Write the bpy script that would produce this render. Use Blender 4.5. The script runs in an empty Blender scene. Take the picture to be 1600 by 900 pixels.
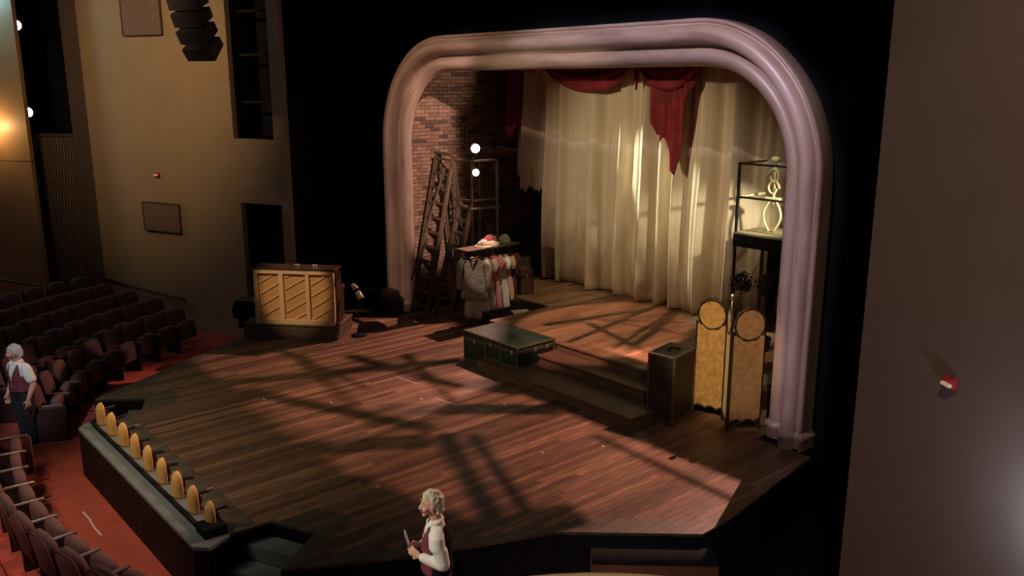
import bpy, math, random
from mathutils import Vector, Matrix, noise as mnoise
R = random.Random(7)
PI = math.pi
scene = bpy.context.scene
COL = scene.collection

# ------------------------------------------------------------------ camera
cam_d = bpy.data.cameras.new('camera'); cam = bpy.data.objects.new('camera', cam_d); COL.objects.link(cam)
CAM = Vector((11.098, -10.610, 5.0))
PITCH, YAW, ROLL = math.radians(13.335), math.radians(49.143), math.radians(0.0)
fh = Vector((-math.sin(YAW), math.cos(YAW), 0)); RT = Vector((math.cos(YAW), math.sin(YAW), 0))
FW = math.cos(PITCH) * fh - math.sin(PITCH) * Vector((0, 0, 1))
UP = RT.cross(FW)
cam.matrix_world = Matrix(((RT.x, UP.x, -FW.x, CAM.x), (RT.y, UP.y, -FW.y, CAM.y), (RT.z, UP.z, -FW.z, CAM.z), (0, 0, 0, 1)))
cam_d.sensor_width = 36; cam_d.lens = 36 * 1350 / 1600
cam_d.clip_start = 0.05; cam_d.clip_end = 200
scene.camera = cam

# ------------------------------------------------------------------ world, exposure
w = bpy.data.worlds.new('world'); scene.world = w; w.use_nodes = True
w.node_tree.nodes['Background'].inputs[0].default_value = (0.9, 0.62, 0.42, 1)
w.node_tree.nodes['Background'].inputs[1].default_value = 0.0
vs = scene.view_settings
vs.view_transform = 'Standard'; vs.look = 'None'; vs.exposure = 0.0; vs.gamma = 1.0
try: vs.use_curve_mapping = False
except Exception: pass

# ------------------------------------------------------------------ lights
def spot(name, loc, target, watts, col, size, blend=0.3, rad=0.08):
    d = bpy.data.lights.new(name, 'SPOT'); o = bpy.data.objects.new(name, d); COL.objects.link(o)
    d.energy = watts; d.color = col; d.spot_size = math.radians(size); d.spot_blend = blend; d.shadow_soft_size = rad
    o.location = loc; o.rotation_euler = (Vector(target) - Vector(loc)).to_track_quat('-Z', 'Y').to_euler()
    return o
def area(name, loc, target, watts, col, sx, sy):
    d = bpy.data.lights.new(name, 'AREA'); o = bpy.data.objects.new(name, d); COL.objects.link(o)
    d.energy = watts; d.color = col; d.shape = 'RECTANGLE'; d.size = sx; d.size_y = sy
    o.location = loc; o.rotation_euler = (Vector(target) - Vector(loc)).to_track_quat('-Z', 'Y').to_euler()
    return o
def point(name, loc, watts, col, rad=0.1):
    d = bpy.data.lights.new(name, 'POINT'); o = bpy.data.objects.new(name, d); COL.objects.link(o)
    d.energy = watts; d.color = col; d.shadow_soft_size = rad; o.location = loc
    return o
GOBO_L = Vector((2.6, -5.6, 9.6))                 # pink front light onto the upstage platform, crossed by a steel lattice
BACK_R, BACK_L = Vector((3.60, 2.45, 5.55)), Vector((-3.3, 2.40, 5.75))   # back lights behind the arch top
spot('pink_front_light', GOBO_L, (0.35, 0.85, 0.5), 4400, (1.0, 0.52, 0.38), 17, 0.3, 0.007)
spot('back_light_right', BACK_R, (3.0, -3.4, 0), 2900, (1.0, 0.48, 0.36), 62, 0.35, 0.008)
spot('back_light_left', BACK_L, (-2.6, -3.6, 0), 2300, (1.0, 0.50, 0.38), 52, 0.35, 0.008)
spot('front_wash', (-1.0, -13.5, 9.5), (-0.6, -5.9, 0), 1050, (1.0, 0.86, 0.40), 38, 0.9, 0.1)
LILAC, AMBER, THROUGH = Vector((4.0, -7.0, 8.6)), Vector((-1.0, -7.5, 8.4)), Vector((6.0, -5.2, 7.8))   # arch lights, masked by added barn-door plates
spot('lilac_front', LILAC, (2.7, 0, 3.6), 2450, (0.90, 0.77, 1.0), 60, 0.4, 0.012)
spot('amber_left_leg', AMBER, (-4.4, 0, 2.9), 1750, (1.0, 0.66, 0.49), 58, 0.8, 0.012)
spot('arch_through', THROUGH, (-5.2, 0.9, 3.0), 8500, (1.0, 0.66, 0.54), 18.0, 0.5, 0.01)
spot('wall_top_glint', (-1.2, 0.6, 6.9), (-5.2, 1.1, 5.4), 300, (1.0, 0.72, 0.55), 34, 0.6, 0.05)
spot('curtain_wash', (1.5, -12.5, 6.2), (-0.7, 3.1, 3.0), 3700, (1.0, 0.80, 0.53), 24, 0.7, 0.08)
spot('curtain_graze', (-3.3, 1.5, 6.0), (0.5, 3.1, 2.3), 2300, (0.97, 1.0, 0.80), 26, 0.7, 0.04)
spot('curtain_graze_low', (4.4, 2.0, 3.6), (0.9, 3.1, 2.0), 420, (1.0, 0.92, 0.66), 36, 0.8, 0.05)
spot('platform_amber', (-1.0, 1.2, 7.5), (-2.6, 1.9, 0.5), 240, (1.0, 0.80, 0.42), 24, 0.5, 0.05)
spot('tower_top_light', (3.2, 1.0, 5.4), (2.8, 2.6, 2.95), 120, (1.0, 0.95, 0.62), 30, 0.4, 0.03)
spot('rack_light', (0.8, -4.2, 7.0), (-2.75, 0.75, 1.1), 800, (1.0, 0.80, 0.62), 8.5, 0.5, 0.02)
spot('screen_light', (5.2, -7.0, 7.0), (3.9, -0.2, 1.2), 2200, (1.0, 0.72, 0.38), 13, 0.6, 0.05)
spot('piano_light', (-0.8, -7.6, 6.5), (-4.5, -2.8, 0.9), 1500, (1.0, 0.74, 0.46), 12, 0.6, 0.05)
spot('house_left_wall', (-3.5, -9.5, 8.6), (-9.4, -3.6, 5.5), 1650, (1.0, 0.66, 0.34), 54, 1.0, 0.3)
spot('house_carpet', (0.5, -12.0, 7.5), (-0.2, -8.2, -0.7), 900, (1.0, 0.72, 0.60), 42, 1.0, 0.3)
spot('house_far_carpet', (-6.0, -7.5, 7.5), (-7.6, -3.6, -0.7), 60, (1.0, 0.6, 0.45), 40, 1.0, 0.3)
point('house_ambient', (2.0, -13.0, 9.0), 190, (0.82, 0.86, 1.0), 1.0)
spot('usher_light', (0.8, -11.8, 5.8), (-3.95, -8.1, 0.4), 1000, (0.84, 0.92, 1.0), 11, 0.8, 0.1)
spot('guide_light', (4.4, -10.6, 4.2), (5.3, -6.7, 1.0), 650, (1.0, 0.88, 0.72), 22, 0.8, 0.1)
spot('right_wall_wash', (10.6, -8.0, 8.5), (8.4, -3.0, 3.2), 470, (1.0, 0.70, 0.48), 75, 1.0, 0.3)
point('added_wall_glow', (9.28, -3.97, 1.74), 20.0, (0.66, 0.74, 1.0), 0.05)  # unseen point light added for the bluish glow on the right wall
spot('added_rail_fill', (12.4, -12.0, 8.0), (10.1, -9.8, 4.1), 700, (1.0, 0.76, 0.50), 34, 0.8, 0.1)  # unseen fill added to brighten the near rail cap
point('boom_glow', (-12.2, -6.6, 4.0), 40, (1.0, 0.62, 0.26), 0.08)
point('boom_glow_cool', (-12.2, -7.0, 7.0), 90, (0.42, 0.85, 1.0), 0.1)

# ------------------------------------------------------------------ materials
MATS = {}
def mat(name, col, rough=0.6, metal=0.0, nscale=6.0, namt=0.25, stretch=(1, 1, 1), bump=0.0, rnd=0.0, emit=None, estr=0.0, spec=0.5, alpha=None, coord='Object'):
    if name in MATS: return MATS[name]
    m = bpy.data.materials.new(name); m.use_nodes = True; nt = m.node_tree; N = nt.nodes; Lk = nt.links
    b = N['Principled BSDF']
    b.inputs['Roughness'].default_value = rough; b.inputs['Metallic'].default_value = metal
    b.inputs['Specular IOR Level'].default_value = spec
    tc = N.new('ShaderNodeTexCoord'); mp = N.new('ShaderNodeMapping'); mp.inputs['Scale'].default_value = stretch
    Lk.new(tc.outputs[coord], mp.inputs['Vector'])
    nz = N.new('ShaderNodeTexNoise'); nz.inputs['Scale'].default_value = nscale; nz.inputs['Detail'].default_value = 5
    Lk.new(mp.outputs['Vector'], nz.inputs['Vector'])
    rp = N.new('ShaderNodeValToRGB'); rp.color_ramp.elements[0].position = 0.28; rp.color_ramp.elements[1].position = 0.72
    lo = [max(0, c * (1 - namt)) for c in col]; hi = [min(1, c * (1 + namt)) for c in col]
    rp.color_ramp.elements[0].color = (*lo, 1); rp.color_ramp.elements[1].color = (*hi, 1)
    Lk.new(nz.outputs['Fac'], rp.inputs['Fac'])
    out = rp.outputs['Color']
    if rnd > 0:
        oi = N.new('ShaderNodeObjectInfo'); mr = N.new('ShaderNodeMapRange')
        mr.inputs['To Min'].default_value = 1 - rnd; mr.inputs['To Max'].default_value = 1 + rnd
        Lk.new(oi.outputs['Random'], mr.inputs['Value'])
        mx = N.new('ShaderNodeVectorMath'); mx.operation = 'SCALE'
        Lk.new(out, mx.inputs[0]); Lk.new(mr.outputs['Result'], mx.inputs['Scale']); out = mx.outputs['Vector']
    Lk.new(out, b.inputs['Base Color'])
    if bump > 0:
        bp = N.new('ShaderNodeBump'); bp.inputs['Strength'].default_value = bump; bp.inputs['Distance'].default_value = 0.02
        Lk.new(nz.outputs['Fac'], bp.inputs['Height']); Lk.new(bp.outputs['Normal'], b.inputs['Normal'])
    if emit:
        b.inputs['Emission Color'].default_value = (*emit, 1); b.inputs['Emission Strength'].default_value = estr
    MATS[name] = m
    return m
M_plank = mat('stage_plank', (0.17, 0.094, 0.060), 0.40, 0, 5, 0.55, (9, 0.5, 1), 0.12, 0.52, spec=0.4)
M_plat = mat('platform_plank', (0.30, 0.17, 0.09), 0.5, 0, 5, 0.4, (8, 0.6, 1), 0.10, 0.32, spec=0.4)
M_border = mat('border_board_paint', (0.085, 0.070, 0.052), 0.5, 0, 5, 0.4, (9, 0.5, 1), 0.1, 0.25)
M_step = mat('step_board', (0.17, 0.095, 0.055), 0.5, 0, 5, 0.4, (0.7, 8, 8), 0.1, 0.15)
M_ledge = mat('grey_ledge_paint', (0.165, 0.20, 0.20), 0.6, 0, 7, 0.12)
M_fascia = mat('maroon_black_fascia', (0.020, 0.009, 0.009), 0.75, 0, 4, 0.3, spec=0.15)
M_black = mat('black_paint', (0.010, 0.010, 0.012), 0.85, 0, 5, 0.3, spec=0.12)
M_softblack = mat('black_masking', (0.006, 0.007, 0.009), 0.95, 0, 3, 0.25, spec=0.05)
M_carpet = mat('red_carpet', (0.42, 0.075, 0.045), 0.95, 0, 3, 0.16, (1, 1, 1), 0.05)
M_tan = mat('tan_wall', (0.36, 0.25, 0.145), 0.85, 0, 2, 0.06)
M_tan2 = mat('tan_wall_lower', (0.34, 0.20, 0.10), 0.5, 0, 2, 0.08)
M_rwall = mat('taupe_wall', (0.27, 0.20, 0.155), 0.85, 0, 2, 0.05)
M_brownpanel = mat('brown_panel', (0.20, 0.12, 0.085), 0.8, 0, 10, 0.12)
M_darkbrown = mat('dark_brown_wall', (0.075, 0.050, 0.036), 0.85, 0, 3, 0.12)
M_flute = mat('fluted_cloth', (0.16, 0.10, 0.075), 0.95, 0, 6, 0.15)
M_cream_wood = mat('piano_back_wood', (0.62, 0.40, 0.20), 0.55, 0, 4, 0.12, (1, 1, 4))
M_amber_cloth = mat('piano_back_cloth', (0.50, 0.26, 0.085), 0.9, 0, 40, 0.18)
M_piano = mat('piano_case', (0.045, 0.025, 0.018), 0.35, 0, 4, 0.3, (1, 1, 6))
M_riser = mat('riser_wood', (0.10, 0.068, 0.042), 0.6, 0, 4, 0.35, (1, 6, 6))
M_amber = mat('amber_shell', (0.80, 0.46, 0.14), 0.6, 0, 12, 0.18)
M_metal = mat('dark_metal', (0.06, 0.055, 0.05), 0.4, 0.7, 9, 0.3)
M_bright = mat('bright_metal', (0.75, 0.72, 0.68), 0.3, 0.9, 9, 0.1)
M_pole = mat('brown_pole', (0.10, 0.066, 0.042), 0.55, 0, 8, 0.35, (3, 3, 1))
M_green = mat('green_trunk', (0.020, 0.046, 0.026), 0.5, 0, 9, 0.35, bump=0.05)
M_green_edge = mat('trunk_edge', (0.15, 0.16, 0.09), 0.5, 0, 9, 0.35)
M_ward = mat('brown_trunk', (0.032, 0.023, 0.018), 0.6, 0, 10, 0.4, bump=0.05)
M_ward_edge = mat('brown_trunk_edge', (0.10, 0.075, 0.05), 0.55, 0, 10, 0.3)
M_screen = mat('amber_brocade', (0.52, 0.30, 0.10), 0.75, 0, 14, 0.3, bump=0.05)
M_screen_cream = mat('cream_screen', (0.78, 0.64, 0.36), 0.6, 0, 8, 0.12)
M_screen_brown = mat('brown_brocade', (0.36, 0.21, 0.11), 0.75, 0, 14, 0.25)
M_ornament = mat('ornament', (0.030, 0.019, 0.014), 0.45, 0, 12, 0.4)
M_red = mat('red_velvet', (0.23, 0.018, 0.026), 0.85, 0, 6, 0.4)
M_seat = mat('seat_cloth', (0.115, 0.060, 0.056), 0.95, 0, 30, 0.2)
M_seatback = mat('seat_back', (0.15, 0.050, 0.050), 0.85, 0, 20, 0.15)
M_seatdark = mat('seat_side', (0.028, 0.017, 0.017), 0.6, 0, 12, 0.2)
M_arm = mat('armrest', (0.22, 0.17, 0.155), 0.22, 0.35, 12, 0.15)
M_lens = mat('lamp_lens', (1, 1, 1), 0.3, emit=(1.0, 0.93, 0.82), estr=14)
M_lens_w = mat('boom_lens', (1, 1, 1), 0.3, emit=(0.95, 0.96, 1.0), estr=10)
M_leaf = mat('dark_leaf', (0.034, 0.036, 0.018), 0.6, 0, 12, 0.5)
M_cloth_tweed = mat('tweed', (0.37, 0.31, 0.23), 0.95, 0, 14, 0.5, (0.5, 0.5, 4.5))
M_cloth_cream = mat('cream_cotton', (0.66, 0.52, 0.40), 0.9, 0, 9, 0.15)
M_cloth_pink = mat('pink_cotton', (0.62, 0.28, 0.29), 0.9, 0, 10, 0.25)
M_cloth_rose = mat('rose_cotton', (0.56, 0.15, 0.17), 0.9, 0, 10, 0.25)
M_cloth_white = mat('white_cotton', (0.74, 0.68, 0.60), 0.9, 0, 10, 0.08)
M_cloth_maroon = mat('maroon_wool', (0.12, 0.032, 0.030), 0.95, 0, 12, 0.3)
M_olive = mat('olive_felt', (0.22, 0.21, 0.14), 0.9, 0, 14, 0.3)
M_bent = mat('bent_pale_wood', (0.66, 0.56, 0.34), 0.5, 0, 8, 0.2)
M_paper = mat('pale_paper', (0.80, 0.74, 0.55), 0.8, 0, 8, 0.06)
M_tape = mat('tape', (0.70, 0.60, 0.56), 0.6, 0, 8, 0.1)
M_skin = mat('skin', (0.62, 0.34, 0.25), 0.55, 0, 9, 0.08)
M_lip = mat('lip', (0.45, 0.15, 0.13), 0.5)
M_hair_gold = mat('blonde_grey_hair', (0.58, 0.49, 0.36), 0.7, 0, 40, 0.22, (1, 1, 0.4), 0.2)
M_hair_grey = mat('grey_hair', (0.50, 0.51, 0.47), 0.7, 0, 40, 0.22, (1, 1, 0.4), 0.2)
M_shirt = mat('white_shirt', (0.78, 0.76, 0.70), 0.85, 0, 8, 0.04)
M_vest_black = mat('black_vest', (0.012, 0.010, 0.012), 0.9, 0, 8, 0.2, spec=0.1)
M_vest_maroon = mat('maroon_vest', (0.155, 0.030, 0.042), 0.7, 0, 14, 0.25)
M_trouser = mat('black_trousers', (0.013, 0.013, 0.016), 0.85, 0, 9, 0.2)
M_red_light = mat('red_strobe', (0.55, 0.05, 0.05), 0.3)
M_strobe = mat('strobe_window', (0.9, 0.75, 0.6), 0.25, emit=(1.0, 0.62, 0.45), estr=0.22)
M_railcap = mat('rail_cap', (0.52, 0.36, 0.20), 0.5, 0, 5, 0.15)

def mat_arch():
    m = bpy.data.materials.new('painted_arch'); m.use_nodes = True; nt = m.node_tree; N = nt.nodes; Lk = nt.links
    b = N['Principled BSDF']; b.inputs['Roughness'].default_value = 0.40; b.inputs['Specular IOR Level'].default_value = 0.5
    tc = N.new('ShaderNodeTexCoord'); mp = N.new('ShaderNodeMapping'); mp.inputs['Scale'].default_value = (0.55, 3.2, 1)
    Lk.new(tc.outputs['UV'], mp.inputs['Vector'])
    nz = N.new('ShaderNodeTexNoise'); nz.inputs['Scale'].default_value = 1.6; nz.inputs['Detail'].default_value = 7; nz.inputs['Roughness'].default_value = 0.62
    Lk.new(mp.outputs['Vector'], nz.inputs['Vector'])
    rp = N.new('ShaderNodeValToRGB'); e = rp.color_ramp.elements
    e[0].position = 0.25; e[0].color = (0.19, 0.118, 0.080, 1); e[1].position = 0.75; e[1].color = (0.46, 0.345, 0.285, 1)
    x = e.new(0.47); x.color = (0.34, 0.235, 0.180, 1)
    Lk.new(nz.outputs['Fac'], rp.inputs['Fac']); Lk.new(rp.outputs['Color'], b.inputs['Base Color'])
    bp = N.new('ShaderNodeBump'); bp.inputs['Strength'].default_value = 0.06; bp.inputs['Distance'].default_value = 0.02
    Lk.new(nz.outputs['Fac'], bp.inputs['Height']); Lk.new(bp.outputs['Normal'], b.inputs['Normal'])
    return m
M_arch = mat_arch()
def mat_curtain():
    m = bpy.data.materials.new('cream_stained_cloth'); m.use_nodes = True; nt = m.node_tree; N = nt.nodes; Lk = nt.links
    b = N['Principled BSDF']; b.inputs['Roughness'].default_value = 0.9
    tc = N.new('ShaderNodeTexCoord'); sp = N.new('ShaderNodeSeparateXYZ'); Lk.new(tc.outputs['Object'], sp.inputs[0])
    nz = N.new('ShaderNodeTexNoise'); nz.inputs['Scale'].default_value = 1.5; nz.inputs['Detail'].default_value = 6
    mp = N.new('ShaderNodeMapping'); mp.inputs['Scale'].default_value = (2.2, 1, 0.8); Lk.new(tc.outputs['Object'], mp.inputs[0]); Lk.new(mp.outputs[0], nz.inputs['Vector'])
    # dirt soaked up from the hem: height of the tide mark wanders with the noise
    a = N.new('ShaderNodeMath'); a.operation = 'MULTIPLY_ADD'; a.inputs[1].default_value = -2.6; Lk.new(nz.outputs['Fac'], a.inputs[0]); Lk.new(sp.outputs['Z'], a.inputs[2])
    mr = N.new('ShaderNodeMapRange'); mr.inputs['From Min'].default_value = -1.05; mr.inputs['From Max'].default_value = 1.05; Lk.new(a.outputs[0], mr.inputs['Value'])
    mx = N.new('ShaderNodeMixRGB'); mx.inputs[1].default_value = (0.23, 0.125, 0.05, 1); mx.inputs[2].default_value = (0.66, 0.545, 0.38, 1)
    Lk.new(mr.outputs[0], mx.inputs[0]); Lk.new(mx.outputs[0], b.inputs['Base Color'])
    return m
M_curtain = mat_curtain()
BRICK = [mat('brick_a', (0.25, 0.145, 0.10), 0.9, 0, 12, 0.3), mat('brick_b', (0.20, 0.115, 0.08), 0.9, 0, 12, 0.3),
         mat('brick_c', (0.29, 0.175, 0.125), 0.9, 0, 12, 0.3), mat('brick_d', (0.10, 0.06, 0.045), 0.9, 0, 12, 0.3)]
M_mortar = mat('mortar', (0.17, 0.11, 0.08), 0.95, 0, 12, 0.2)

# ------------------------------------------------------------------ mesh helpers
class G:
    def __init__(s): s.v = []; s.f = []; s.mi = []; s.uv = None; s.smooth = []
    def add(s, vs, fs, mi=0, smooth=False):
        o = len(s.v); s.v += [tuple(p) for p in vs]
        for f in fs: s.f.append([i + o for i in f]); s.mi.append(mi); s.smooth.append(smooth)
    def box(s, x0, x1, y0, y1, z0, z1, mi=0):
        s.add([(x0, y0, z0), (x1, y0, z0), (x1, y1, z0), (x0, y1, z0), (x0, y0, z1), (x1, y0, z1), (x1, y1, z1), (x0, y1, z1)],
              [(3, 2, 1, 0), (4, 5, 6, 7), (0, 1, 5, 4), (1, 2, 6, 5), (2, 3, 7, 6), (3, 0, 4, 7)], mi)
        return s
    def bbox(s, x0, x1, y0, y1, z0, z1, b=0.01, mi=0):       # box with bevelled edges
        X = (x0, x0 + b, x1 - b, x1); Y = (y0, y0 + b, y1 - b, y1); Z = (z0, z0 + b, z1 - b, z1)
        P = {}; vs = []
        def p(i, j, k):
            if (i, j, k) not in P: P[(i, j, k)] = len(vs); vs.append((X[i], Y[j], Z[k]))
            return P[(i, j, k)]
        fs = [(p(1,1,0),p(1,2,0),p(2,2,0),p(2,1,0)), (p(1,1,3),p(2,1,3),p(2,2,3),p(1,2,3)), (p(1,0,1),p(2,0,1),p(2,0,2),p(1,0,2)),
              (p(1,3,1),p(1,3,2),p(2,3,2),p(2,3,1)), (p(0,1,1),p(0,1,2),p(0,2,2),p(0,2,1)), (p(3,1,1),p(3,2,1),p(3,2,2),p(3,1,2)),
              (p(1,0,1),p(1,1,0),p(2,1,0),p(2,0,1)), (p(1,3,1),p(2,3,1),p(2,2,0),p(1,2,0)), (p(1,0,2),p(2,0,2),p(2,1,3),p(1,1,3)), (p(1,3,2),p(1,2,3),p(2,2,3),p(2,3,2)),
              (p(0,1,1),p(0,2,1),p(1,2,0),p(1,1,0)), (p(3,1,1),p(2,1,0),p(2,2,0),p(3,2,1)), (p(0,1,2),p(1,1,3),p(1,2,3),p(0,2,2)), (p(3,1,2),p(3,2,2),p(2,2,3),p(2,1,3)),
              (p(0,1,1),p(0,1,2),p(1,0,2),p(1,0,1)), (p(3,1,1),p(2,0,1),p(2,0,2),p(3,1,2)), (p(0,2,1),p(1,3,1),p(1,3,2),p(0,2,2)), (p(3,2,1),p(3,2,2),p(2,3,2),p(2,3,1))]
        for i in (0, 3):
            for j in (0, 3):
                for k in (0, 3):
                    a = p(i, 1 if j == 0 else 2, 1 if k == 0 else 2); b_ = p(1 if i == 0 else 2, j, 1 if k == 0 else 2); c = p(1 if i == 0 else 2, 1 if j == 0 else 2, k)
                    fs.append((a, b_, c))
        s.add(vs, fs, mi); return s
    def prism(s, poly, z0, z1, mi=0):                         # xy polygon
        n = len(poly)
        s.add([(x, y, z0) for x, y in poly] + [(x, y, z1) for x, y in poly],
              [list(range(n))[::-1], list(range(n, 2 * n))] + [(i, (i + 1) % n, n + (i + 1) % n, n + i) for i in range(n)], mi)
        return s
    def slab(s, poly, d, o=(0, 0, 0), ax=(1, 0, 0), mi=0):   # polygon in a vertical plane (u along ax, z up), thickness d along the normal
        ax = Vector(ax).normalized(); nn = ax.cross(Vector((0, 0, 1))); o = Vector(o); n = len(poly)
        a = [o + ax * u + Vector((0, 0, z)) - nn * d / 2 for u, z in poly]; b = [p + nn * d for p in a]
        s.add(a + b, [list(range(n))[::-1], list(range(n, 2 * n))] + [(i, (i + 1) % n, n + (i + 1) % n, n + i) for i in range(n)], mi)
        return s
    def tube(s, pts, r, n=8, closed=False, mi=0, caps=True):
        pts = [Vector(p) for p in pts]; m = len(pts); rs = r if isinstance(r, (list, tuple)) else [r] * m
        vs = []; prev = None
        for i, p in enumerate(pts):
            if closed: t = pts[(i + 1) % m] - pts[i - 1]
            else: t = pts[min(i + 1, m - 1)] - pts[max(i - 1, 0)]
            t.normalize()
            if prev is None: a = t.orthogonal().normalized()
            else:
                a = prev - t * prev.dot(t)
                a = a.normalized() if a.length > 1e-6 else t.orthogonal().normalized()
            prev = a; b = t.cross(a)
            for k in range(n):
                q = 2 * PI * k / n; vs.append(p + (a * math.cos(q) + b * math.sin(q)) * rs[i])
        fs = []
        for i in range(m if closed else m - 1):
            for k in range(n):
                j = (i + 1) % m; fs.append((i * n + k, i * n + (k + 1) % n, j * n + (k + 1) % n, j * n + k))
        s.add(vs, fs, mi, n > 5)
        if caps and not closed: s.add([], []); o = len(s.v) - len(vs); s.f += [[o + k for k in range(n)][::-1], [o + (m - 1) * n + k for k in range(n)]]; s.mi += [mi, mi]; s.smooth += [False, False]
        return s
    def bar(s, a, b, w, h=None, up=(0, 0, 1), mi=0):
        a, b = Vector(a), Vector(b); h = h or w; t = (b - a).normalized(); u = Vector(up)
        if abs(t.dot(u)) > 0.98: u = Vector((1, 0, 0))
        x = t.cross(u).normalized() * w / 2; y = x.cross(t).normalized() * h / 2
        s.add([a - x - y, a + x - y, a + x + y, a - x + y, b - x - y, b + x - y, b + x + y, b - x + y],
              [(0, 1, 2, 3)[::-1], (4, 5, 6, 7), (0, 1, 5, 4), (1, 2, 6, 5), (2, 3, 7, 6), (3, 0, 4, 7)], mi)
        return s
    def loft(s, rings, mi=0, smooth=True, caps=True, closed=True):
        n = len(rings[0]); vs = [p for r in rings for p in r]; fs = []
        for i in range(len(rings) - 1):
            for k in range(n if closed else n - 1):
                fs.append((i * n + k, i * n + (k + 1) % n, (i + 1) * n + (k + 1) % n, (i + 1) * n + k))
        if caps: fs += [list(range(n))[::-1], [(len(rings) - 1) * n + k for k in range(n)]]
        s.add(vs, fs, mi, smooth); return s
    def lathe(s, prof, c=(0, 0, 0), n=16, mi=0):
        return s.loft([[(c[0] + r * math.cos(2 * PI * k / n), c[1] + r * math.sin(2 * PI * k / n), c[2] + z) for k in range(n)] for r, z in prof], mi)
    def ball(s, c, rx, ry=None, rz=None, n=14, m=9, mi=0):
        ry = ry or rx; rz = rz or rx
        return s.loft([[(c[0] + rx * math.sin(t) * math.cos(2 * PI * k / n), c[1] + ry * math.sin(t) * math.sin(2 * PI * k / n), c[2] - rz * math.cos(t)) for k in range(n)]
                       for t in [0.03 + (PI - 0.06) * i / (m - 1) for i in range(m)]], mi)
    def grid(s, P, mi=0, smooth=True):
        r, c = len(P), len(P[0])
        s.add([p for row in P for p in row], [(i * c + j, i * c + j + 1, (i + 1) * c + j + 1, (i + 1) * c + j) for i in range(r - 1) for j in range(c - 1)], mi, smooth)
        return s
    def mesh(s, name, mats, off=(0, 0, 0)):
        me = bpy.data.meshes.new(name)
        ox, oy, oz = off
        me.from_pydata([(x - ox, y - oy, z - oz) for x, y, z in s.v], [], s.f)
        for m in (mats if isinstance(mats, (list, tuple)) else [mats]): me.materials.append(m)
        me.polygons.foreach_set('material_index', s.mi); me.polygons.foreach_set('use_smooth', s.smooth)
        me.update(); return me
    def build(s, name, mats, parent=None, world=True, **tags):
        off = tuple(parent['base']) if (parent is not None and world and 'base' in parent) else (0, 0, 0)
        ob = bpy.data.objects.new(name, s.mesh(name, mats, off)); COL.objects.link(ob)
        if parent is not None:
            ob.parent = parent
            if 'base' in parent: pass
        for k, v in tags.items(): ob[k] = v
        ob['base'] = off
        return ob
def thing(name, label, cat, loc=(0, 0, 0), rz=0, group=None):
    o = bpy.data.objects.new(name, None); COL.objects.link(o); o.empty_display_size = 0.1
    o.location = loc; o.rotation_euler = (0, 0, rz); o['label'] = label; o['category'] = cat; o['base'] = loc if rz == 0 else (0, 0, 0)
    if group: o['group'] = group
    return o
def single(g, name, mats, label, cat, group=None):
    ob = g.build(name, mats); ob['label'] = label; ob['category'] = cat
    if group: ob['group'] = group
    return ob
def struct(g, name, mats, parent=None):
    ob = g.build(name, mats, parent)
    if parent is None: ob['kind'] = 'structure'
    return ob
def dup(root, loc, rz, label=None, group=None):
    r = root.copy(); COL.objects.link(r); r.location = loc; r.rotation_euler = (0, 0, rz)
    if label: r['label'] = label
    if group: r['group'] = group
    for ch in list(root.children):
        c = ch.copy(); COL.objects.link(c); c.parent = r
        for gch in ch.children:
            d = gch.copy(); COL.objects.link(d); d.parent = c
    return r
def bevel(ob, w=0.008, seg=2):
    md = ob.modifiers.new('bevel', 'BEVEL'); md.width = w; md.segments = seg; md.limit_method = 'ANGLE'; return ob

FLOOR = -0.75
# ================================================================== SETTING
g = G(); g.add([(-30, -30, FLOOR), (18, -30, FLOOR), (18, 6, FLOOR), (-30, 6, FLOOR)], [(0, 1, 2, 3)]); struct(g, 'floor', M_carpet)
g = G(); g.box(-30, 18, -30, 8, 10.5, 10.6); struct(g, 'ceiling', M_softblack)
# black proscenium wall around the arch opening, y = 0.06
def arch_pt(n, t):
    """t: 0..1 along the arch, n: offset outwards from the opening"""
    zs, xc, zt, rx, rz = 3.70, 3.10, 5.25, 1.48 + n, 1.55 + n
    L1 = zs; L2 = 0.25 * 2 * PI * 1.515; L3 = 2 * xc; tot = 2 * L1 + 2 * L2 + L3; d = t * tot
    if d < L1: return (-(xc + rx), d)
    d -= L1
    if d < L2: a = d / L2 * PI / 2; return (-(xc + rx * math.cos(a)), zs + rz * math.sin(a))
    d -= L2
    if d < L3: return (-xc + d, zt + n)
    d -= L3
    if d < L2: a = PI / 2 - d / L2 * PI / 2; return (xc + rx * math.cos(a), zs + rz * math.sin(a))
    d -= L2
    return (xc + rx, zs - d)
T = [i / 96 for i in range(97)]
g = G(); rows = []
inner = [arch_pt(0.5, t) for t in T]
def outerp(p):
    x, z = p
    k = max(abs(x) / 7.3, z / 10.5) if z > 0 else abs(x) / 7.3
    a = math.atan2(z, x); dx, dz = math.cos(a), math.sin(a); s_ = min(7.3 / max(abs(dx), 1e-6), 10.5 / max(dz, 1e-6)); return (dx * s_, dz * s_)
P0 = [(x, 0.06, z) for x, z in inner]; P1 = [(outerp(p)[0], 0.06, outerp(p)[1]) for p in inner]
g.grid([P0, P1], 0, False)
g.add([(-7.3, 0.06, 0), (-5.08, 0.06, 0), (-5.08, 0.06, FLOOR), (-7.3, 0.06, FLOOR), (7.3, 0.06, 0), (5.08, 0.06, 0), (5.08, 0.06, FLOOR), (7.3, 0.06, FLOOR)], [(0, 1, 2, 3), (4, 5, 6, 7)])
struct(g, 'wall_front', M_softblack)
# returns between the auditorium walls and the proscenium wall
g = G(); g.box(-6.3, -6.12, -2.05, 0.06, FLOOR, 10.5); struct(g, 'wall_left_return', mat('return_black', (0.009, 0.007, 0.007), .95, 0, 3, .2, spec=0.08))
g = G(); g.box(7.25, 7.4, -2.5, 0.06, FLOOR, 10.5); struct(g, 'wall_right_return', M_softblack)

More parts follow.
